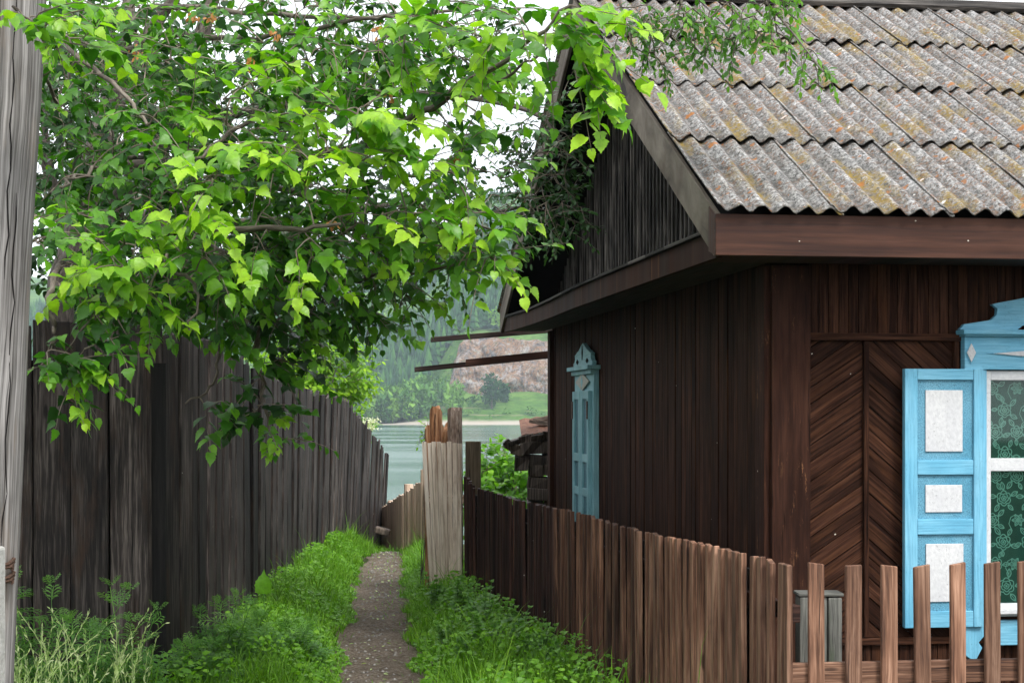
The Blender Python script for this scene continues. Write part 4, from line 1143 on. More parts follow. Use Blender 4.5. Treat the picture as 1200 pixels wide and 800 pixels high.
mb.build('plank_offcut', M['logend'], ts, loc=P(622, 520, 15.5)-T0)

# ------------------------------------------------------------------ leaves
def heart():
    out = [(.0, 0), (.12, -.03), (.25, .0), (.35, .10), (.40, .20), (.37, .30), (.43, .42), (.36, .50), (.38, .60), (.27, .68), (.24, .78), (.11, .88), (0, 1.14)]
    mid = [0, .01, .06, .14, .22, .31, .40, .50, .58, .66, .75, .86, 1.14]
    v = []; f = []
    def zc(x, y): return .22*abs(x)-.20*y*y+.03*math.sin(y*14)*abs(x)
    for y in mid[:]: v.append((0, y, zc(0, y)))
    n = len(mid)
    for sg in (1, -1):
        b = len(v)
        for x, y in out: v.append((sg*x, y, zc(x, y)))
        for i in range(n-1):
            q = (i, b+i, b+i+1, i+1); f.append(q if sg > 0 else q[::-1])
    v = np.array(v); 
    f = [t for t in f]
    return v, np.array(f)
HEART = heart()
def small_leaf(w=.24, fold=.12):
    ys = [0, .25, .55, .8, 1.0]; ws = [0, w*.85, w, w*.6, 0]; v = []; f = []
    for y in ys: v.append((0, y, -.18*y*y))
    for sg in (1, -1):
        b = len(v)
        for y, x in zip(ys, ws): v.append((sg*x, y, -.18*y*y+fold*x))
        for i in range(4):
            q = (i, b+i, b+i+1, i+1); f.append(q if sg > 0 else q[::-1])
    return np.array(v), np.array(f)
OVAL = small_leaf(.26); SLIM = small_leaf(.13)
def mug_leaf():
    v = []; f = []
    def lobe(x0, y0, dx, dy, w):
        L = math.hypot(dx, dy); nx, ny = -dy/L*w, dx/L*w; b = len(v)
        v.extend([(x0-nx*.5, y0-ny*.5, 0), (x0+dx*.5-nx, y0+dy*.5-ny, .02), (x0+dx, y0+dy, -.05), (x0+dx*.5+nx, y0+dy*.5+ny, .02)])
        f.append((b, b+1, b+2, b+3))
    lobe(0, 0, 0, 1.0, .032)
    for y, L in ((.18, .34), (.38, .50), (.58, .46), (.78, .32)):
        for sg in (-1, 1):
            lobe(0, y, sg*L*.8, L*.75, .034); lobe(sg*L*.35, y+L*.30, sg*L*.5, L*.12, .026)
    return np.array(v), np.array(f)
MUG = mug_leaf()

def lobed():
    out = [(0, 0), (.14, -.04), (.30, -.02), (.46, .08), (.60, .24), (.43, .30), (.47, .42), (.40, .46), (.36, .62), (.25, .66), (.22, .80), (.10, .90), (0, 1.15)]
    mid = [0, .01, .05, .12, .22, .28, .38, .46, .58, .66, .77, .88, 1.15]
    v = [(0, y, -.25*y*y) for y in mid]; f = []; n = len(mid)
    for sg in (1, -1):
        b = len(v)
        for x, y in out: v.append((sg*x, y, .30*x-.25*y*y-.35*x*x))
        for i in range(n-1):
            q = (i, b+i, b+i+1, i+1); f.append(q if sg > 0 else q[::-1])
    return np.array(v), np.array(f)
LOBED = lobed()
class Foliage:
    def __init__(s): s.loc = []; s.d = []; s.n = []; s.s = []; s.t = []
    def add(s, p, d, n, sz, t): s.loc.append(tuple(p)); s.d.append(tuple(d)); s.n.append(tuple(n)); s.s.append(sz); s.t.append(t)
    def build(s, name, tmpl, mat, parent=None, origin=(0, 0, 0)):
        loc = np.array(s.loc)-np.array(origin)[None]
        me = scatter(name, tmpl[0], tmpl[1], loc, frames(np.array(s.d), np.array(s.n), np.array(s.s)), np.clip(s.t, 0, 1))
        return link(name, me, mat, parent)
def rv(r_=random, k=1.0): return Vector((r_.gauss(0, k), r_.gauss(0, k), r_.gauss(0, k)))
def catmull(pts, n=6):
    pts = [Vector(p) for p in pts]; o_ = []
    for i in range(len(pts)-1):
        p0, p1, p2, p3 = pts[max(i-1, 0)], pts[i], pts[i+1], pts[min(i+2, len(pts)-1)]
        for k in range(n):
            t = k/n; o_.append(.5*((2*p1)+(-p0+p2)*t+(2*p0-5*p1+4*p2-p3)*t*t+(-p0+3*p1-3*p2+p3)*t**3))
    o_.append(pts[-1]); return o_
def spray(fol, wood_, p0, d, L, n, size, tbase, droop=.35, thick=.0035, face=.0, seeds=None, leafvar=.35):
    d = d.normalized(); pts = [p0.copy()]; p = p0.copy(); st = L/6
    for i in range(6):
        d = (d+Vector((0, 0, -droop*.16))+rv(k=.07)).normalized(); p = p+d*st; pts.append(p.copy())
    wood_.tube(pts, [thick*(1-.75*i/6) for i in range(7)], 5, cap=False)
    for i in range(n):
        f = (i+.6)/n; q = f*6; k = min(5, int(q)); b = pts[k].lerp(pts[k+1], q-k); dd = (pts[k+1]-pts[k]).normalized()
        side = dd.cross(Vector((0, 0, 1))); side = side.normalized() if side.length > .1 else Vector((1, 0, 0))
        sg = 1 if i % 2 else -1
        ld = (dd*.55+side*sg*.8+Vector((0, 0, .05-.7*random.random()))+rv(k=.38)).normalized()
        if i == n-1: ld = (dd+Vector((0, 0, -.5))).normalized()
        nn = Vector((0, 0, 1))+Vector((0, -face, 0))+rv(k=.38)
        sz = size*(1-leafvar*.9*f*f)*(.72+.5*random.random())
        pet = b+ld*sz*.22
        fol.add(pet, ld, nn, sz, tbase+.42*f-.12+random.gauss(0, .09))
    return pts
def near(pt, skel):
    best = None; bd = 1e9
    for q in skel:
        dd = (q-pt).length_squared
        if dd < bd: bd = dd; best = q
    return best, math.sqrt(bd)

# ---- big-leaved tree leaning over the left fence
TR = Vector((-2.75, 9.9, 0))
tree = empty('linden_tree', TR, 0, 'big leafy bright green tree hanging over the left fence and the lane', 'tree')
trunk = MB(); br = MB(); tw = MB(); fol = Foliage(); fol2 = Foliage(); skel = []
def limb(ptsx, r0, r1, mb_, n=6, sides=8):
    c = catmull(ptsx, n); m = len(c)
    c = [p+rv(k=.008) for p in c]
    mb_.tube([p-TR for p in c], [r0+(r1-r0)*i/(m-1) for i in range(m)], sides); skel.extend(c); return c
fork = P(140, 95, 9.9)
limb([TR, TR+Vector((.05, 0, 1.0)), P(75, 330, 9.9), fork], .10, .07, trunk)
limb([fork, P(147, 45, 9.8), P(152, -20, 9.8), P(150, -150, 9.8)], .048, .03, trunk)
limb([P(130, 130, 9.9), P(160, 60, 9.95), P(195, 10, 9.9), P(235, -60, 9.7)], .045, .03, trunk)
BRS = [
 ([P(60, 30, 8.8), P(85, 60, 8.3), P(140, 105, 7.6), P(178, 150, 7.2)], .016, .007),
 ([P(145, 60, 9.7), P(200, 42, 9.2), P(300, 45, 8.4), P(420, 22, 7.6), P(470, 20, 7.3)], .02, .006),
 ([fork, P(170, 12, 9.4), P(260, 12, 8.6), P(400, 20, 8.0), P(560, 12, 7.6)], .024, .006),
 ([P(110, 200, 9.8), P(200, 190, 9.2), P(330, 185, 8.4), P(430, 172, 7.9), P(470, 150, 7.6), P(530, 108, 7.3), P(600, 65, 7.0), P(662, 8, 6.8)], .034, .006),
 ([P(510, 112, 7.35), P(560, 110, 7.3), P(610, 80, 7.2), P(640, 55, 7.1)], .010, .004),
 ([P(90, 260, 9.7), P(150, 265, 8.6), P(220, 268, 7.6), P(330, 268, 7.1), P(400, 262, 6.9)], .032, .006),
 ([P(215, 268, 7.7), P(205, 285, 7.5), P(190, 310, 7.2)], .012, .005),
 ([P(80, 290, 9.6), P(70, 310, 7.8), P(58, 350, 7.1), P(65, 385, 7.0), P(60, 405, 7.0)], .02, .005),
 ([P(150, 240, 9.6), P(260, 300, 8.6), P(330, 330, 8.2), P(300, 400, 8.2), P(310, 470, 8.2), P(320, 520, 8.2)], .03, .004),
 ([P(330, 330, 8.2), P(400, 330, 8.0), P(460, 320, 7.7), P(560, 310, 7.4)], .014, .004),
 ([P(290, 200, 8.7), P(380, 240, 8.3), P(480, 250, 7.9), P(590, 270, 7.5)], .018, .004),
 ([P(420, 180, 7.9), P(470, 205, 7.7), P(520, 215, 7.5), P(560, 250, 7.4)], .010, .004),
 ([P(190, 310, 7.3), P(230, 340, 7.0), P(220, 390, 6.9)], .010, .004),
 ([P(260, 380, 8.4), P(250, 450, 8.3), P(215, 470, 8.2)], .010, .004),
 ([P(220, 150, 9.4), P(170, 180, 8.4), P(100, 200, 7.7), P(70, 220, 7.2)], .016, .005),
 ([P(300, 60, 8.6), P(310, 120, 8.2), P(250, 170, 7.6), P(210, 200, 7.2)], .016, .005),
 ([P(500, 40, 7.6), P(520, 0, 7.4), P(570, -60, 7.3)], .008, .004),
 ([P(70, 130, 9.2), P(40, 60, 8.0), P(20, 10, 5.7)], .012, .004),
]
for pts_, r0, r1 in BRS: limb(pts_, r0, r1, br)
trunk.build('trunk', M['bark'], tree, smooth=True); br.build('branch', M['twig'], tree, smooth=True)
# regions of foliage: px, py, depth, half sizes (px, px, m), sprays, leaf size, tint
REG = [
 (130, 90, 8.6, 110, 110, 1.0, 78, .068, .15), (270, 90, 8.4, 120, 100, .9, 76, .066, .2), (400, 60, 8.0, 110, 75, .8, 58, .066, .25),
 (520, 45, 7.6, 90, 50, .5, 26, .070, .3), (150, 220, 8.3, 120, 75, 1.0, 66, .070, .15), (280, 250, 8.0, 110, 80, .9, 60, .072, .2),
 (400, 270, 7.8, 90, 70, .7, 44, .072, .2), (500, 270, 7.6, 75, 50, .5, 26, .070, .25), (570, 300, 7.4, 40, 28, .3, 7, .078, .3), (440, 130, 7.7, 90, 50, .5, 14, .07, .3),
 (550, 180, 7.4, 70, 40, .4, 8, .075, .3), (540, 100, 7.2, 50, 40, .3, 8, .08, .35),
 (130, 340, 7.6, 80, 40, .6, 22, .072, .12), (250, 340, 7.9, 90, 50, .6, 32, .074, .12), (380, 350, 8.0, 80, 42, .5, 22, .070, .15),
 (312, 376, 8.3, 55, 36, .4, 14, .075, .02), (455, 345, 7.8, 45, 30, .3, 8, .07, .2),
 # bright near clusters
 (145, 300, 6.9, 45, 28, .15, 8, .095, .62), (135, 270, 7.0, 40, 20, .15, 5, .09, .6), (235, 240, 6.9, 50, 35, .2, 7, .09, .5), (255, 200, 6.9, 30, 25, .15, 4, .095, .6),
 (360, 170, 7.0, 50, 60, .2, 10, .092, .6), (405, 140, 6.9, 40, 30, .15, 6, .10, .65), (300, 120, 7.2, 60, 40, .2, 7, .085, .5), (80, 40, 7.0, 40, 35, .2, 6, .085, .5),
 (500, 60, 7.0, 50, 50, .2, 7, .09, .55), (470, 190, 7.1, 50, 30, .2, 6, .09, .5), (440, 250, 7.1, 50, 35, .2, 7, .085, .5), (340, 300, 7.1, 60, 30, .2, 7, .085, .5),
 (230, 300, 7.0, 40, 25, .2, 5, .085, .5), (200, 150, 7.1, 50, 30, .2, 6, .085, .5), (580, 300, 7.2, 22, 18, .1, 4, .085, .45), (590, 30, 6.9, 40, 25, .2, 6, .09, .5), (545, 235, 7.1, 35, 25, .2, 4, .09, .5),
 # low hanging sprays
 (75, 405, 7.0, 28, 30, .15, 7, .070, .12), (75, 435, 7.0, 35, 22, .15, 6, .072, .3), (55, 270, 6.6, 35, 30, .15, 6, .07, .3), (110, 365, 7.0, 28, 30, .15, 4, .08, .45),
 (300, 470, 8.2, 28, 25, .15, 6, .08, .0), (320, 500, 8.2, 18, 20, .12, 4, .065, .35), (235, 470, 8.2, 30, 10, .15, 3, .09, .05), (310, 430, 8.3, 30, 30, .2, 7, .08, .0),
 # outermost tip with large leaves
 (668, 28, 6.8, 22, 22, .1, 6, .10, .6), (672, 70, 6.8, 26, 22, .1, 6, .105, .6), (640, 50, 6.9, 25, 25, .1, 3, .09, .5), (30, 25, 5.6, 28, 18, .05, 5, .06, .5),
]
def samples(regs, sk):
    o_ = []
    for (px, py, z, rx, ry, rz, ns, size, tb) in regs:
        for _ in range(ns):
            while True:
                a, b, c = [random.uniform(-1, 1) for _ in range(3)]
                if a*a+b*b+c*c < 1: break
            p = P(px+a*rx, py+b*ry, z+c*rz); o_.append((near(p, sk)[1], random.random(), p, size, tb))
    return sorted(o_)
if True:
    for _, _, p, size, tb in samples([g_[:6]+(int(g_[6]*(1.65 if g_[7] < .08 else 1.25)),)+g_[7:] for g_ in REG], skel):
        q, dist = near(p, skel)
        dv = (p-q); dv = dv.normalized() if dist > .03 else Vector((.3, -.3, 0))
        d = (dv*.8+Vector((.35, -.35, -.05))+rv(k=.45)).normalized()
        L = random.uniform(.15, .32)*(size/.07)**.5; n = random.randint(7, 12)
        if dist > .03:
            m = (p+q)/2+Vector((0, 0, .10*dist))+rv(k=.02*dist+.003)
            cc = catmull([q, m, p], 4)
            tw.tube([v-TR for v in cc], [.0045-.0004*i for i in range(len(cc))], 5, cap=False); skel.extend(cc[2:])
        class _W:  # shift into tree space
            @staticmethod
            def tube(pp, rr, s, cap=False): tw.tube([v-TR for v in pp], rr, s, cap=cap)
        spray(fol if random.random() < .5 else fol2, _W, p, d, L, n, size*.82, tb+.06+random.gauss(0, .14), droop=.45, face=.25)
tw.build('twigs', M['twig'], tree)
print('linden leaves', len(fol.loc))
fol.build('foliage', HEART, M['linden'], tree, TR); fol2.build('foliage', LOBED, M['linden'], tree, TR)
for px, py, z in ((228, 22, 7.4), (248, 20, 7.4), (322, 40, 7.2), (295, 72, 7.2), (456, 110, 7.1), (535, 188, 7.1), (390, 262, 7.0), (160, 62, 7.5), (443, 35, 7.2)):
    p = P(px, py, z)
    sf = Foliage()
    for _ in range(14): sf.add(p+rv(k=.012), rv()+Vector((0, 0, -1)), rv(), .022, random.random())
    sf.build('seed_cluster', OVAL, M['seed'], tree, TR)

# ---- small-leaved dark tree behind, reaching towards the gable, with birch-like twigs over the roof
def bushy(name, label, cat, base, skel_in, regs, tmpl, mat, spL=(.15, .3), nl=(9, 15), face=.2, up=(0, 0, 0), trunk_r=.05, droop=.5, group=None, barkmat='bark', extra=None):
    base = Vector(base); t = empty(name, base, 0, label, cat, group); tk = MB(); tw = MB(); fo = Foliage(); sk = []
    for i, (pts_, r0, r1) in enumerate(skel_in):
        c = catmull(pts_, 6); m = len(c); tk.tube([p-base for p in c], [r0+(r1-r0)*k/(m-1) for k in range(m)], 8); sk.extend(c)
    tk.build('trunk', M[barkmat], t, smooth=True)
    if True:
        for _, _, p, size, tb in samples(regs, sk):
            q, dist = near(p, sk)
            dv = (p-q).normalized() if dist > .03 else Vector((0, 0, 1))
            d = (dv*.9+Vector(up)+rv(k=.45)).normalized()
            if dist > .03:
                cc = catmull([q, (p+q)/2+rv(k=.04*dist), p], 3); tw.tube([v-base for v in cc], .0035, 4, cap=False); sk.extend(cc[1:])
            class _W:
                @staticmethod
                def tube(pp, rr, s, cap=False): tw.tube([v-base for v in pp], rr, 4, cap=False)
            spray(fo, _W, p, d, random.uniform(*spL), random.randint(*nl), size, tb+random.gauss(0, .12), droop=droop, face=face, thick=.003)
    tw.build('twigs', M['twig'], t); fo.build('foliage', tmpl, mat, t, base); return t
CB = Vector((-3.1, 12.6, 0))
bushy('cherry_tree', 'small dark-leaved tree behind the left fence with branches reaching the gable', 'tree', CB,
 [([CB, P(120, 300, 12.6), P(200, 150, 12.4), P(260, -40, 12.2)], .09, .05), ([P(200, 150, 12.4), P(350, 120, 11.8), P(500, 110, 11.2), P(620, 130, 10.8), P(660, 170, 10.6)], .04, .008),
  ([P(150, 250, 12.6), P(300, 260, 12.2), P(450, 240, 11.6), P(560, 250, 11.2), P(620, 240, 10.9)], .035, .008), ([P(350, 120, 11.8), P(420, 60, 11.4), P(520, 20, 11)], .02, .008),
  ([P(100, 350, 12.7), P(60, 200, 12.8), P(40, 50, 12.8)], .04, .02), ([P(150, 250, 12.6), P(220, 340, 12.2), P(300, 380, 12)], .02, .008)],
 [(100, 120, 12.6, 110, 140, .8, 150, .075, .2), (230, 150, 12.3, 120, 130, .8, 120, .07, .25), (130, 320, 12.5, 100, 80, .6, 80, .08, .1), (270, 330, 12.2, 90, 70, .6, 66, .075, .12), (330, 220, 12, 70, 70, .6, 26, .062, .3), (360, 370, 11.8, 50, 40, .4, 22, .062, .2),
  (430, 290, 11.6, 90, 45, .5, 55, .058, .3), (430, 60, 11.4, 100, 50, .5, 40, .055, .35), (520, 240, 11.3, 70, 50, .4, 36, .055, .25), (600, 240, 10.9, 50, 45, .4, 44, .052, .2), (640, 175, 10.7, 45, 45, .3, 46, .050, .2),
  (655, 245, 10.6, 32, 35, .2, 30, .048, .22), (635, 130, 10.6, 25, 30, .2, 16, .045, .3), (560, 60, 11, 60, 50, .4, 26, .05, .3), (430, 150, 11.5, 120, 80, .5, 12, .05, .3), (480, 310, 11.3, 90, 35, .4, 36, .055, .3)],
 OVAL, M['cherry'], spL=(.16, .34), nl=(10, 18), face=.3)
for nm, bx, by, regs, lab in (  # last two trees stand out of view, added to shade the house side wall
   ('g', -4.3, 15.5, [(130, 130, 15.5, 130, 160, 1.2, 190, .12, .15), (290, 190, 15.2, 70, 90, .9, 34, .11, .2), (200, 330, 15.5, 150, 80, .9, 110, .12, .1)], 'dense dark garden tree behind the left fence, filling the gaps of the linden'),
   ('h', -5.6, 8.0, [(-760, -50, 8.2, 340, 420, 1.2, 170, .15, .15)], 'broad unseen garden tree left of the utility pole, shading the house side wall'),
   ('k', -6.3, 12.5, [(-330, 0, 12.5, 260, 300, 1.4, 150, .16, .15)], 'broad unseen garden tree deeper in the yard, shading the house side wall')):
    b_ = Vector((bx, by, 0)); px0, py0, z0_ = regs[0][:3]; e_ = P(px0, py0, z0_)
    bushy('garden_tree', lab, 'tree', b_, [([b_, b_.lerp(e_, .5)+Vector((.1, 0, .2)), e_, e_+Vector((.2, .1, .9))], .12, .03), ([b_.lerp(e_, .6), e_+Vector((.8, .2, .3))], .05, .02), ([b_.lerp(e_, .6), e_+Vector((-.8, -.2, .4))], .05, .02)],
          regs, OVAL, M['cherry'], spL=(.3, .6), nl=(14, 22), face=.3, group='garden trees behind the left fence')
BB = Vector((-3.4, 8.6, 0))
bushy('birch_tree', 'slender tree whose drooping bright twigs hang over the slate roof', 'tree', BB,
 [([BB, Vector((-3.3, 8.6, 2.6)), Vector((-2.6, 8.5, 4.0)), Vector((-1.2, 8.3, 4.5)), Vector((.1, 8.1, 4.4)), P(730, -30, 7.9)], .09, .014),
  ([P(700, -60, 7.9), P(780, -70, 7.8), P(850, -40, 7.7), P(890, -5, 7.6), P(930, 40, 7.5), P(965, 85, 7.4)], .010, .003),
  ([P(780, -70, 7.8), P(800, -20, 7.8), P(790, 30, 7.8), P(770, 60, 7.8)], .008, .003), ([P(700, -60, 7.9), P(725, 0, 7.9), P(740, 50, 7.9)], .008, .003)],
 [(745, 30, 7.9, 45, 25, .12, 26, .038, .25), (790, 45, 7.9, 50, 28, .12, 30, .038, .3), (830, 15, 7.8, 50, 25, .12, 22, .040, .45), (775, 75, 7.9, 28, 12, .1, 7, .036, .3), (890, 20, 7.6, 28, 22, .1, 15, .044, .6),
  (915, 35, 7.55, 24, 24, .08, 10, .044, .6), (950, 72, 7.5, 22, 18, .06, 8, .040, .55), (860, 60, 7.7, 22, 18, .08, 6, .038, .35), (905, -5, 7.6, 40, 15, .1, 10, .044, .6)],
 OVAL, M['birch'], spL=(.07, .15), nl=(7, 12), face=.5, up=(.15, -.1, -.5), droop=1.2)

# ---- bushes
def bush(name, label, px, py, z, rx, ry, rz, ns, size, mat, tmpl=OVAL, tb=.4, group=None, up=(0, 0, .3), nl=(8, 13), spL=(.12, .3), st=.018):
    b = P(px, py, z); b.z = min(ground_h(b.x, b.y), b.z-.3)-.05; top = P(px, py-ry*.4, z)
    sk = []
    for k in range(5):
        e = P(px+random.uniform(-.6, .6)*rx, py-random.uniform(0, .6)*ry, z+random.uniform(-.5, .5)*rz); sk.append(([b+Vector((random.uniform(-.08, .08), random.uniform(-.08, .08), 0)), (b+e)/2+rv(k=.06*st/.018), e], st, st*.35))
    return bushy(name, label, 'bush', b, sk, [(px, py, z, rx, ry, rz, ns, size, tb)], tmpl, mat, spL=spL, nl=nl, face=.4, up=up, droop=.3, group=group)
bush('yellow_bush', 'bright yellow-green bush rising behind the grey board fence', 368, 438, 25, 60, 58, .8, 420, .10, M['yellowbush'], tb=.45, spL=(.2, .42), nl=(12, 18))
bush('garden_bush', 'fresh green leafy bush behind the dark picket fence beside the timber stack', 590, 572, 17.2, 42, 46, .5, 150, .085, M['greenbush'], tmpl=HEART, tb=.4, spL=(.12, .25))
bush('sapling', 'sparse light green sprig growing beside the log posts', 500, 510, 15.0, 10, 16, .1, 12, .045, M['greenbush'], tb=.5, spL=(.08, .16), nl=(6, 9), st=.005)
eb = bush('flowering_bush', 'bush with white blossom above the far end of the grey fence', 420, 505, 26.5, 18, 16, .3, 22, .09, M['greenbush'], tb=.3, spL=(.12, .25))
wf = Foliage(); eo = Vector(eb.location)
for _ in range(16):
    c0 = P(428+random.uniform(-11, 10), 496+random.uniform(-6, 7), 26.0)
    for _ in range(26): wf.add(c0+Vector((random.gauss(0, .045), random.gauss(0, .04), random.gauss(0, .02))), rv(), Vector((0, -.5, 1))+rv(k=.4), .035, random.random())
wf.build('blossom', OVAL, M['blossom'], eb, eo)
# greenery filling the garden behind the picket fence lower down and behind the left fence end
bush('garden_bush', 'low green shrub at the foot of the timber stack', 570, 600, 16.2, 35, 22, .4, 40, .07, M['greenbush'], tmpl=HEART, tb=.3, spL=(.12, .25))

# lone dark tree below the cliff
def lone(px, py, z, hpx, label):
    p = P(px, py, z); p.z = far_h(p.x, p.y); h_ = hpx/F*z; t = empty('riverside_tree', p, 0, label, 'tree')
    mb = MB(); mb.tube([(0, 0, 0), (0.2, 0, h_*.5), (0, 0, h_*.85)], [h_*.03, h_*.02, h_*.008], 7); mb.build('trunk', M['bark'], t)
    N = 900; r_ = rng.normal(size=(N, 3)); r_ /= np.linalg.norm(r_, axis=1, keepdims=True); rad = rng.random(N)**.4
    prof = r_*rad[:, None]*np.array([h_*.27, h_*.27, h_*.46])+np.array([0, 0, h_*.52])
    prof[:, 0] += .12*h_*np.sin(prof[:, 2]*1.3)*.5
    me = scatter('crown', OVAL[0], OVAL[1], prof, frames(rng.normal(size=(N, 3)), rng.normal(size=(N, 3)), .9+.9*rng.random(N)), .1+.35*rng.random(N)); link('crown', me, M['forest'], t)
lone(576, 483, 740, 42, 'dark rounded tree standing alone on the green slope below the cliff')
lone(590, 478, 752, 22, 'smaller grey-green tree just right of the dark riverside tree')

# ------------------------------------------------------------------ grass and weeds
def blade():
    v = [(-.5, 0, 0), (.5, 0, 0), (-.42, .5, .06), (.42, .5, .06), (-.2, .82, .22), (.2, .82, .22), (0, 1, .42)]
    return np.array([(x*.06, y, z*.8) for x, y, z in v])
_bv = blade(); _bf = np.array([(0, 1, 3, 2), (2, 3, 5, 4), (4, 5, 6, 6)])
_bf3 = np.array([(0, 1, 3), (0, 3, 2), (2, 3, 5), (2, 5, 4), (4, 5, 6)])
def lane_right(y): return float(np.interp(y, [6.8, 14.3, 14.6, 19, 30], [1.02, -.46, -.62, -1.0, -1.5]))
loc = []; sc = []; dr = []; ti = []
tries = 0
while len(loc) < 62000 and tries < 400000:
    tries += 1
    y = 6.5+19.5*random.random()**.85; xl = -3.4 if y < 9.2 else fx(max(10, y))+.03; xr_ = lane_right(y)-.02
    if y > 14.5: xr_ += .3
    x = random.uniform(xl, xr_); d = abs(x-path_x(y)); edge_ = (.25 if y < 19 else max(.05, .25-(y-19)*.09))+.17*mnoise.noise(Vector((x*2.2, y*1.7, 7)))
    if d < edge_:
        if random.random() > .012: continue
    k = min(1, max(.0, (d-.18)/.35)); cl = .5+.5*mnoise.noise(Vector((x*2.2, y*2.2, 4)))
    hgt = (.04+.15*k*(.4+cl)+.05*random.random())*(1.15 if y > 13 else 1)
    hgt *= .5+.75*random.random()+(.9 if random.random() < .03 else 0); hgt *= .75+.6*max(0, mnoise.noise(Vector((x*4, y*3, 8)))+.3)
    loc.append((x, y, ground_h(x, y)-.01)); sc.append(hgt); dr.append(random.random()*6.28); ti.append(.12+.55*cl*random.random()+.35*random.random())
loc = np.array(loc); N = len(loc); a = np.array(dr); sc = np.array(sc)
dd = np.stack([np.cos(a)*.35, np.sin(a)*.35, np.ones(N)], 1)+rng.normal(0, .12, (N, 3)); nn = np.stack([np.cos(a), np.sin(a), 0*a], 1)
wid = .10+.05*rng.random(N)
s3 = np.stack([np.clip(wid, .08, .16), sc, sc], 1)
gm = scatter('grass', _bv, _bf3, loc, frames(dd, nn, s3), ti)
tag(link('grass', gm, M['grass']), 'bright green grass growing on both sides of the path', 'grass', kind='stuff')
# leafy ground cover
loc = []; sc = []; ti = []
while len(loc) < 26000:
    y = 7+18.5*random.random()**.85; xl = -3.0 if y < 9.2 else fx(max(10, y))+.03; x = random.uniform(xl, lane_right(y)); d = abs(x-path_x(y))
    cl = mnoise.noise(Vector((x*1.3, y*1.1, 14)))
    if d < .24+.12*mnoise.noise(Vector((x*2.2, y*1.7, 7))) or (cl < -.1 and random.random() < .85): continue
    k = min(1, (d-.2)/.4); loc.append((x, y, ground_h(x, y)+.02+k*(.20+.10*cl)*random.random()**.6)); sc.append(.014+.030*random.random()**1.6); ti.append(.3+.5*random.random())
N = len(loc); a = rng.random(N)*6.28
dd = np.stack([np.cos(a), np.sin(a), rng.normal(-.1, .3, N)], 1); nn = np.tile((0, -.35, 1.), (N, 1))+rng.normal(0, .35, (N, 3))
tag(link('ground_cover', scatter('ground_cover', HEART[0], HEART[1], np.array(loc), frames(dd, nn, np.array(sc)), ti), M['greenbush']), 'low broad-leaved weeds among the grass beside the path', 'ground cover', kind='stuff')

def weed(name, label, cat, p, ht, tmpl, mat, lsize, nst=3, nodes=9, tb=.4, group=None, lean=.12, per=3, ldown=-.1):
    p = Vector(p); t = empty(name, p, 0, label, cat, group); st = MB(); fo = Foliage()
    for s in range(nst):
        h_ = ht*random.uniform(.7, 1.05); ln = Vector((random.gauss(0, lean), random.gauss(0, lean), 0)); q0 = Vector((random.gauss(0, .03), random.gauss(0, .03), 0))
        pts_ = [q0+ln*h_*(k/8)**1.4+Vector((0, 0, h_*k/8)) for k in range(9)]
        st.tube(pts_, [.005*(1-.7*k/8) for k in range(9)], 5)
        for i in range(nodes):
            f = .12+.88*i/(nodes-1); q = f*8; k = min(7, int(q)); b = pts_[k].lerp(pts_[k+1], q-k)
            sz = lsize*(1.1-.75*f**1.8)
            for j in range(per if f < .9 else per+2):
                a = i*2.4+j*2*math.pi/per+random.uniform(-.3, .3)
                d = Vector((math.cos(a), math.sin(a), random.uniform(.1, .6)+ldown+(.8 if f > .85 else 0)))
                fo.add(p+b, d, Vector((0, -.25, 1))+rv(k=.3), sz*random.uniform(.75, 1.2), tb+.3*f+random.gauss(0, .1))
    st.build('stem', M['weed'], t); fo.build('foliage', tmpl, mat, t, p); return t
def gp(px, z, dy=0): x = (px-600)/F*z; return (x, z, ground_h(x, z)-.02)
MUGG = 'feathery weeds along the foot of the fences'
for px, z, h_, lab in ((48, 8.6, .62, 'tall feathery mugwort against the grey boards at lower left'), (18, 8.4, .40, 'short feathery weed at the left frame edge by the pole'),
        (85, 8.3, .38, 'feathery weed right of the tall mugwort, half hidden in seed grass'), (142, 8.5, .33, 'low feathery weed below the wide grey boards'),
        (262, 10.0, .50, 'upright feathery mugwort at the corner of the grey fence'), (235, 9.4, .28, 'small feathery weed left of the upright mugwort'),
        (300, 10.4, .34, 'dense feathery weed right of the upright mugwort'), (340, 10.6, .26, 'low feathery weed near the left edge of the path')):
    weed('mugwort', lab, 'weed', gp(px, z), h_+.30 if z < 9 else h_+.02, MUG, M['weed'], .19, 4, 8, .3, MUGG, per=3, lean=.22)
NET = 'leafy weeds at the foot of the dark picket fence'
for px, z, h_, lab in ((512, 13.2, .30, 'leafy weed in front of the bleached board panel'), (540, 12.3, .36, 'leafy nettle clump where the pale boards meet the dark pickets'), (570, 11.6, .34, 'nettle clump beside the dark pickets, third from the pale boards'),
        (530, 11.2, .26, 'low nettle clump at the right edge of the path'), (600, 11.0, .30, 'dark nettle clump against the pickets near the bottom edge'), (575, 10.6, .28, 'nettle clump in the grass near the bottom edge'),
        (625, 10.3, .22, 'nettle clump at the bottom edge under the dark pickets'), (648, 10.0, .16, 'last small nettle by the pickets at the bottom edge'), (550, 10.5, .20, 'small nettle at the bottom edge right of the path')):
    weed('nettle', lab, 'weed', gp(px, z), h_+.04, LOBED, M['weed'], .066, 8, 9, .38, NET, lean=.3, per=3)
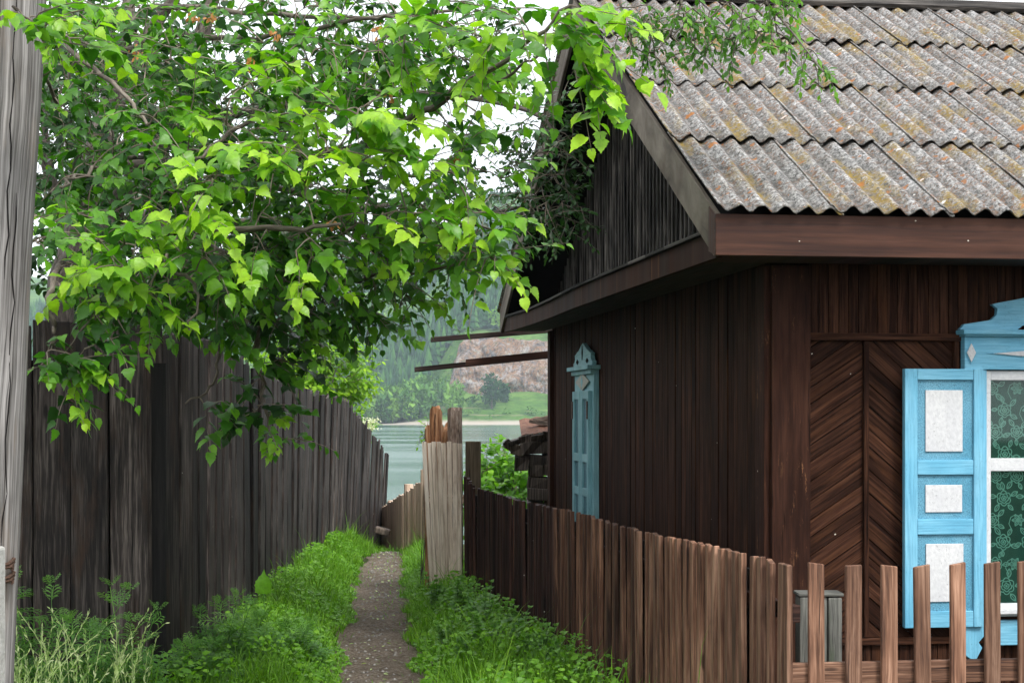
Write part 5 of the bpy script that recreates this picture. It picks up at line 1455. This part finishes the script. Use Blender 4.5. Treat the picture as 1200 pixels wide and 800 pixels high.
# burdock leaves
bd = Vector(gp(312, 12.2)); t = empty('burdock', bd, 0, 'broad-leaved burdock beside the fence with one round upright leaf', 'weed'); fo = Foliage(); st = MB()
for (dx, dz, s_z, dd_, nn_) in ((-.02, .27, .15, (0, -.1, 1), (0, -1, .15)), (.08, .12, .13, (.9, -.2, .1), (0, -.6, 1)), (.02, .1, .14, (.5, -.6, 0), (.2, -.5, 1)), (-.08, .12, .12, (-.8, -.3, .2), (0, -.6, 1)), (.14, .07, .12, (1, -.4, -.1), (0, -.4, 1)), (-.03, .05, .12, (-.4, -.9, .0), (0, -.2, 1))):
    q = Vector((dx, 0, dz)); fo = Foliage(); fo.add(bd+q, dd_, nn_, s_z, .35+.2*random.random()); fo.build('leaf', HEART, M['greenbush'], t, bd); st.tube([(0, 0, 0), q*.6, q], .005, 5)
st.build('stalk', M['weed'], t)
# pale seed-headed grass at lower left
def seedgrass(px, z, n, ht, spread, label):
    p = Vector(gp(px, z)); t = empty('seed_grass', p, 0, label, 'grass clump', 'pale seed grasses at the left bottom corner'); st = MB(); fo = Foliage(); bl = Foliage()
    for i in range(n):
        a = random.random()*6.28; ln = Vector((math.cos(a), math.sin(a)*.6, 0))*random.uniform(.1, .6); h_ = ht*random.uniform(.6, 1); q0 = Vector((random.gauss(0, spread), random.gauss(0, .06), 0))
        pts_ = [q0+ln*h_*(k/6)**2+Vector((0, 0, h_*(k/6)*(1-.1*(k/6)*ln.length*2))) for k in range(7)]
        st.tube(pts_, .0013, 4)
        for j in range(16):
            f = .55+.45*j/15; q = f*6; k = min(5, int(q)); b = pts_[k].lerp(pts_[k+1], q-k); dd = (pts_[k+1]-pts_[k]).normalized()
            fo.add(p+b, dd+rv(k=.35), rv(), .027, random.random())
    st.build('stem', M['strawgrass'], t); fo.build('seed_head', SLIM, M['strawgrass'], t, p)
seedgrass(10, 7.9, 20, .66, .09, 'pale feathery seed grass at the foot of the utility pole')
seedgrass(60, 8.0, 30, .60, .12, 'pale seed grass in front of the tall mugwort')
seedgrass(110, 8.1, 20, .66, .10, 'pale seed grass leaning over the grey boards, tallest spike')
seedgrass(140, 8.3, 14, .48, .06, 'thin pale seed grass at the right end of the corner clump')

# litter on the path
fo = Foliage()
for _ in range(220):
    y = 8+15*random.random(); x = path_x(y)+random.gauss(0, .16); fo.add((x, y, ground_h(x, y)+.022), (random.gauss(0, 1), random.gauss(0, 1), 0), (random.gauss(0, .3), random.gauss(0, .3), 1), .02+.02*random.random(), random.random())
o = fo.build('leaf_litter', OVAL, M['strawgrass']); tag(o, 'dry leaf bits scattered on the dirt path', 'leaf litter', kind='stuff')

# ------------------------------------------------------------------ haze over the river valley
t = NT('haze_air'); pv = t.n('ShaderNodeVolumePrincipled'); pv.inputs['Color'].default_value = (.74, .88, 1, 1); pv.inputs['Density'].default_value = .0002; pv.inputs['Anisotropy'].default_value = 0.0
t.l(pv.outputs[0], t.out.inputs['Volume'])
_lo = 1e9; _hi = -1e9; _bx = [1e9, -1e9, 1e9, -1e9]
for o_ in list(C.objects):
    if o_.type != 'MESH' or o_.parent: continue
    for c0 in o_.bound_box:
        q = o_.matrix_basis @ Vector(c0); _lo = min(_lo, q.z); _hi = max(_hi, q.z); _bx = [min(_bx[0], q.x), max(_bx[1], q.x), min(_bx[2], q.y), max(_bx[3], q.y)]
print('bounds', _lo, _hi, _bx)
_hi = max(_hi, EYE+6)
mb = MB(); mb.box(((_bx[0]+_bx[1])/2, (_bx[2]+_bx[3])/2, (_lo-1+_hi+2)/2), (_bx[1]-_bx[0]+20, _bx[3]-_bx[2]+20, _hi-_lo+3)); hz = mb.build('haze', t.m); tag(hz, kind='stuff')
hz['label'] = 'thin pale haze over the river valley'; hz['category'] = 'haze'
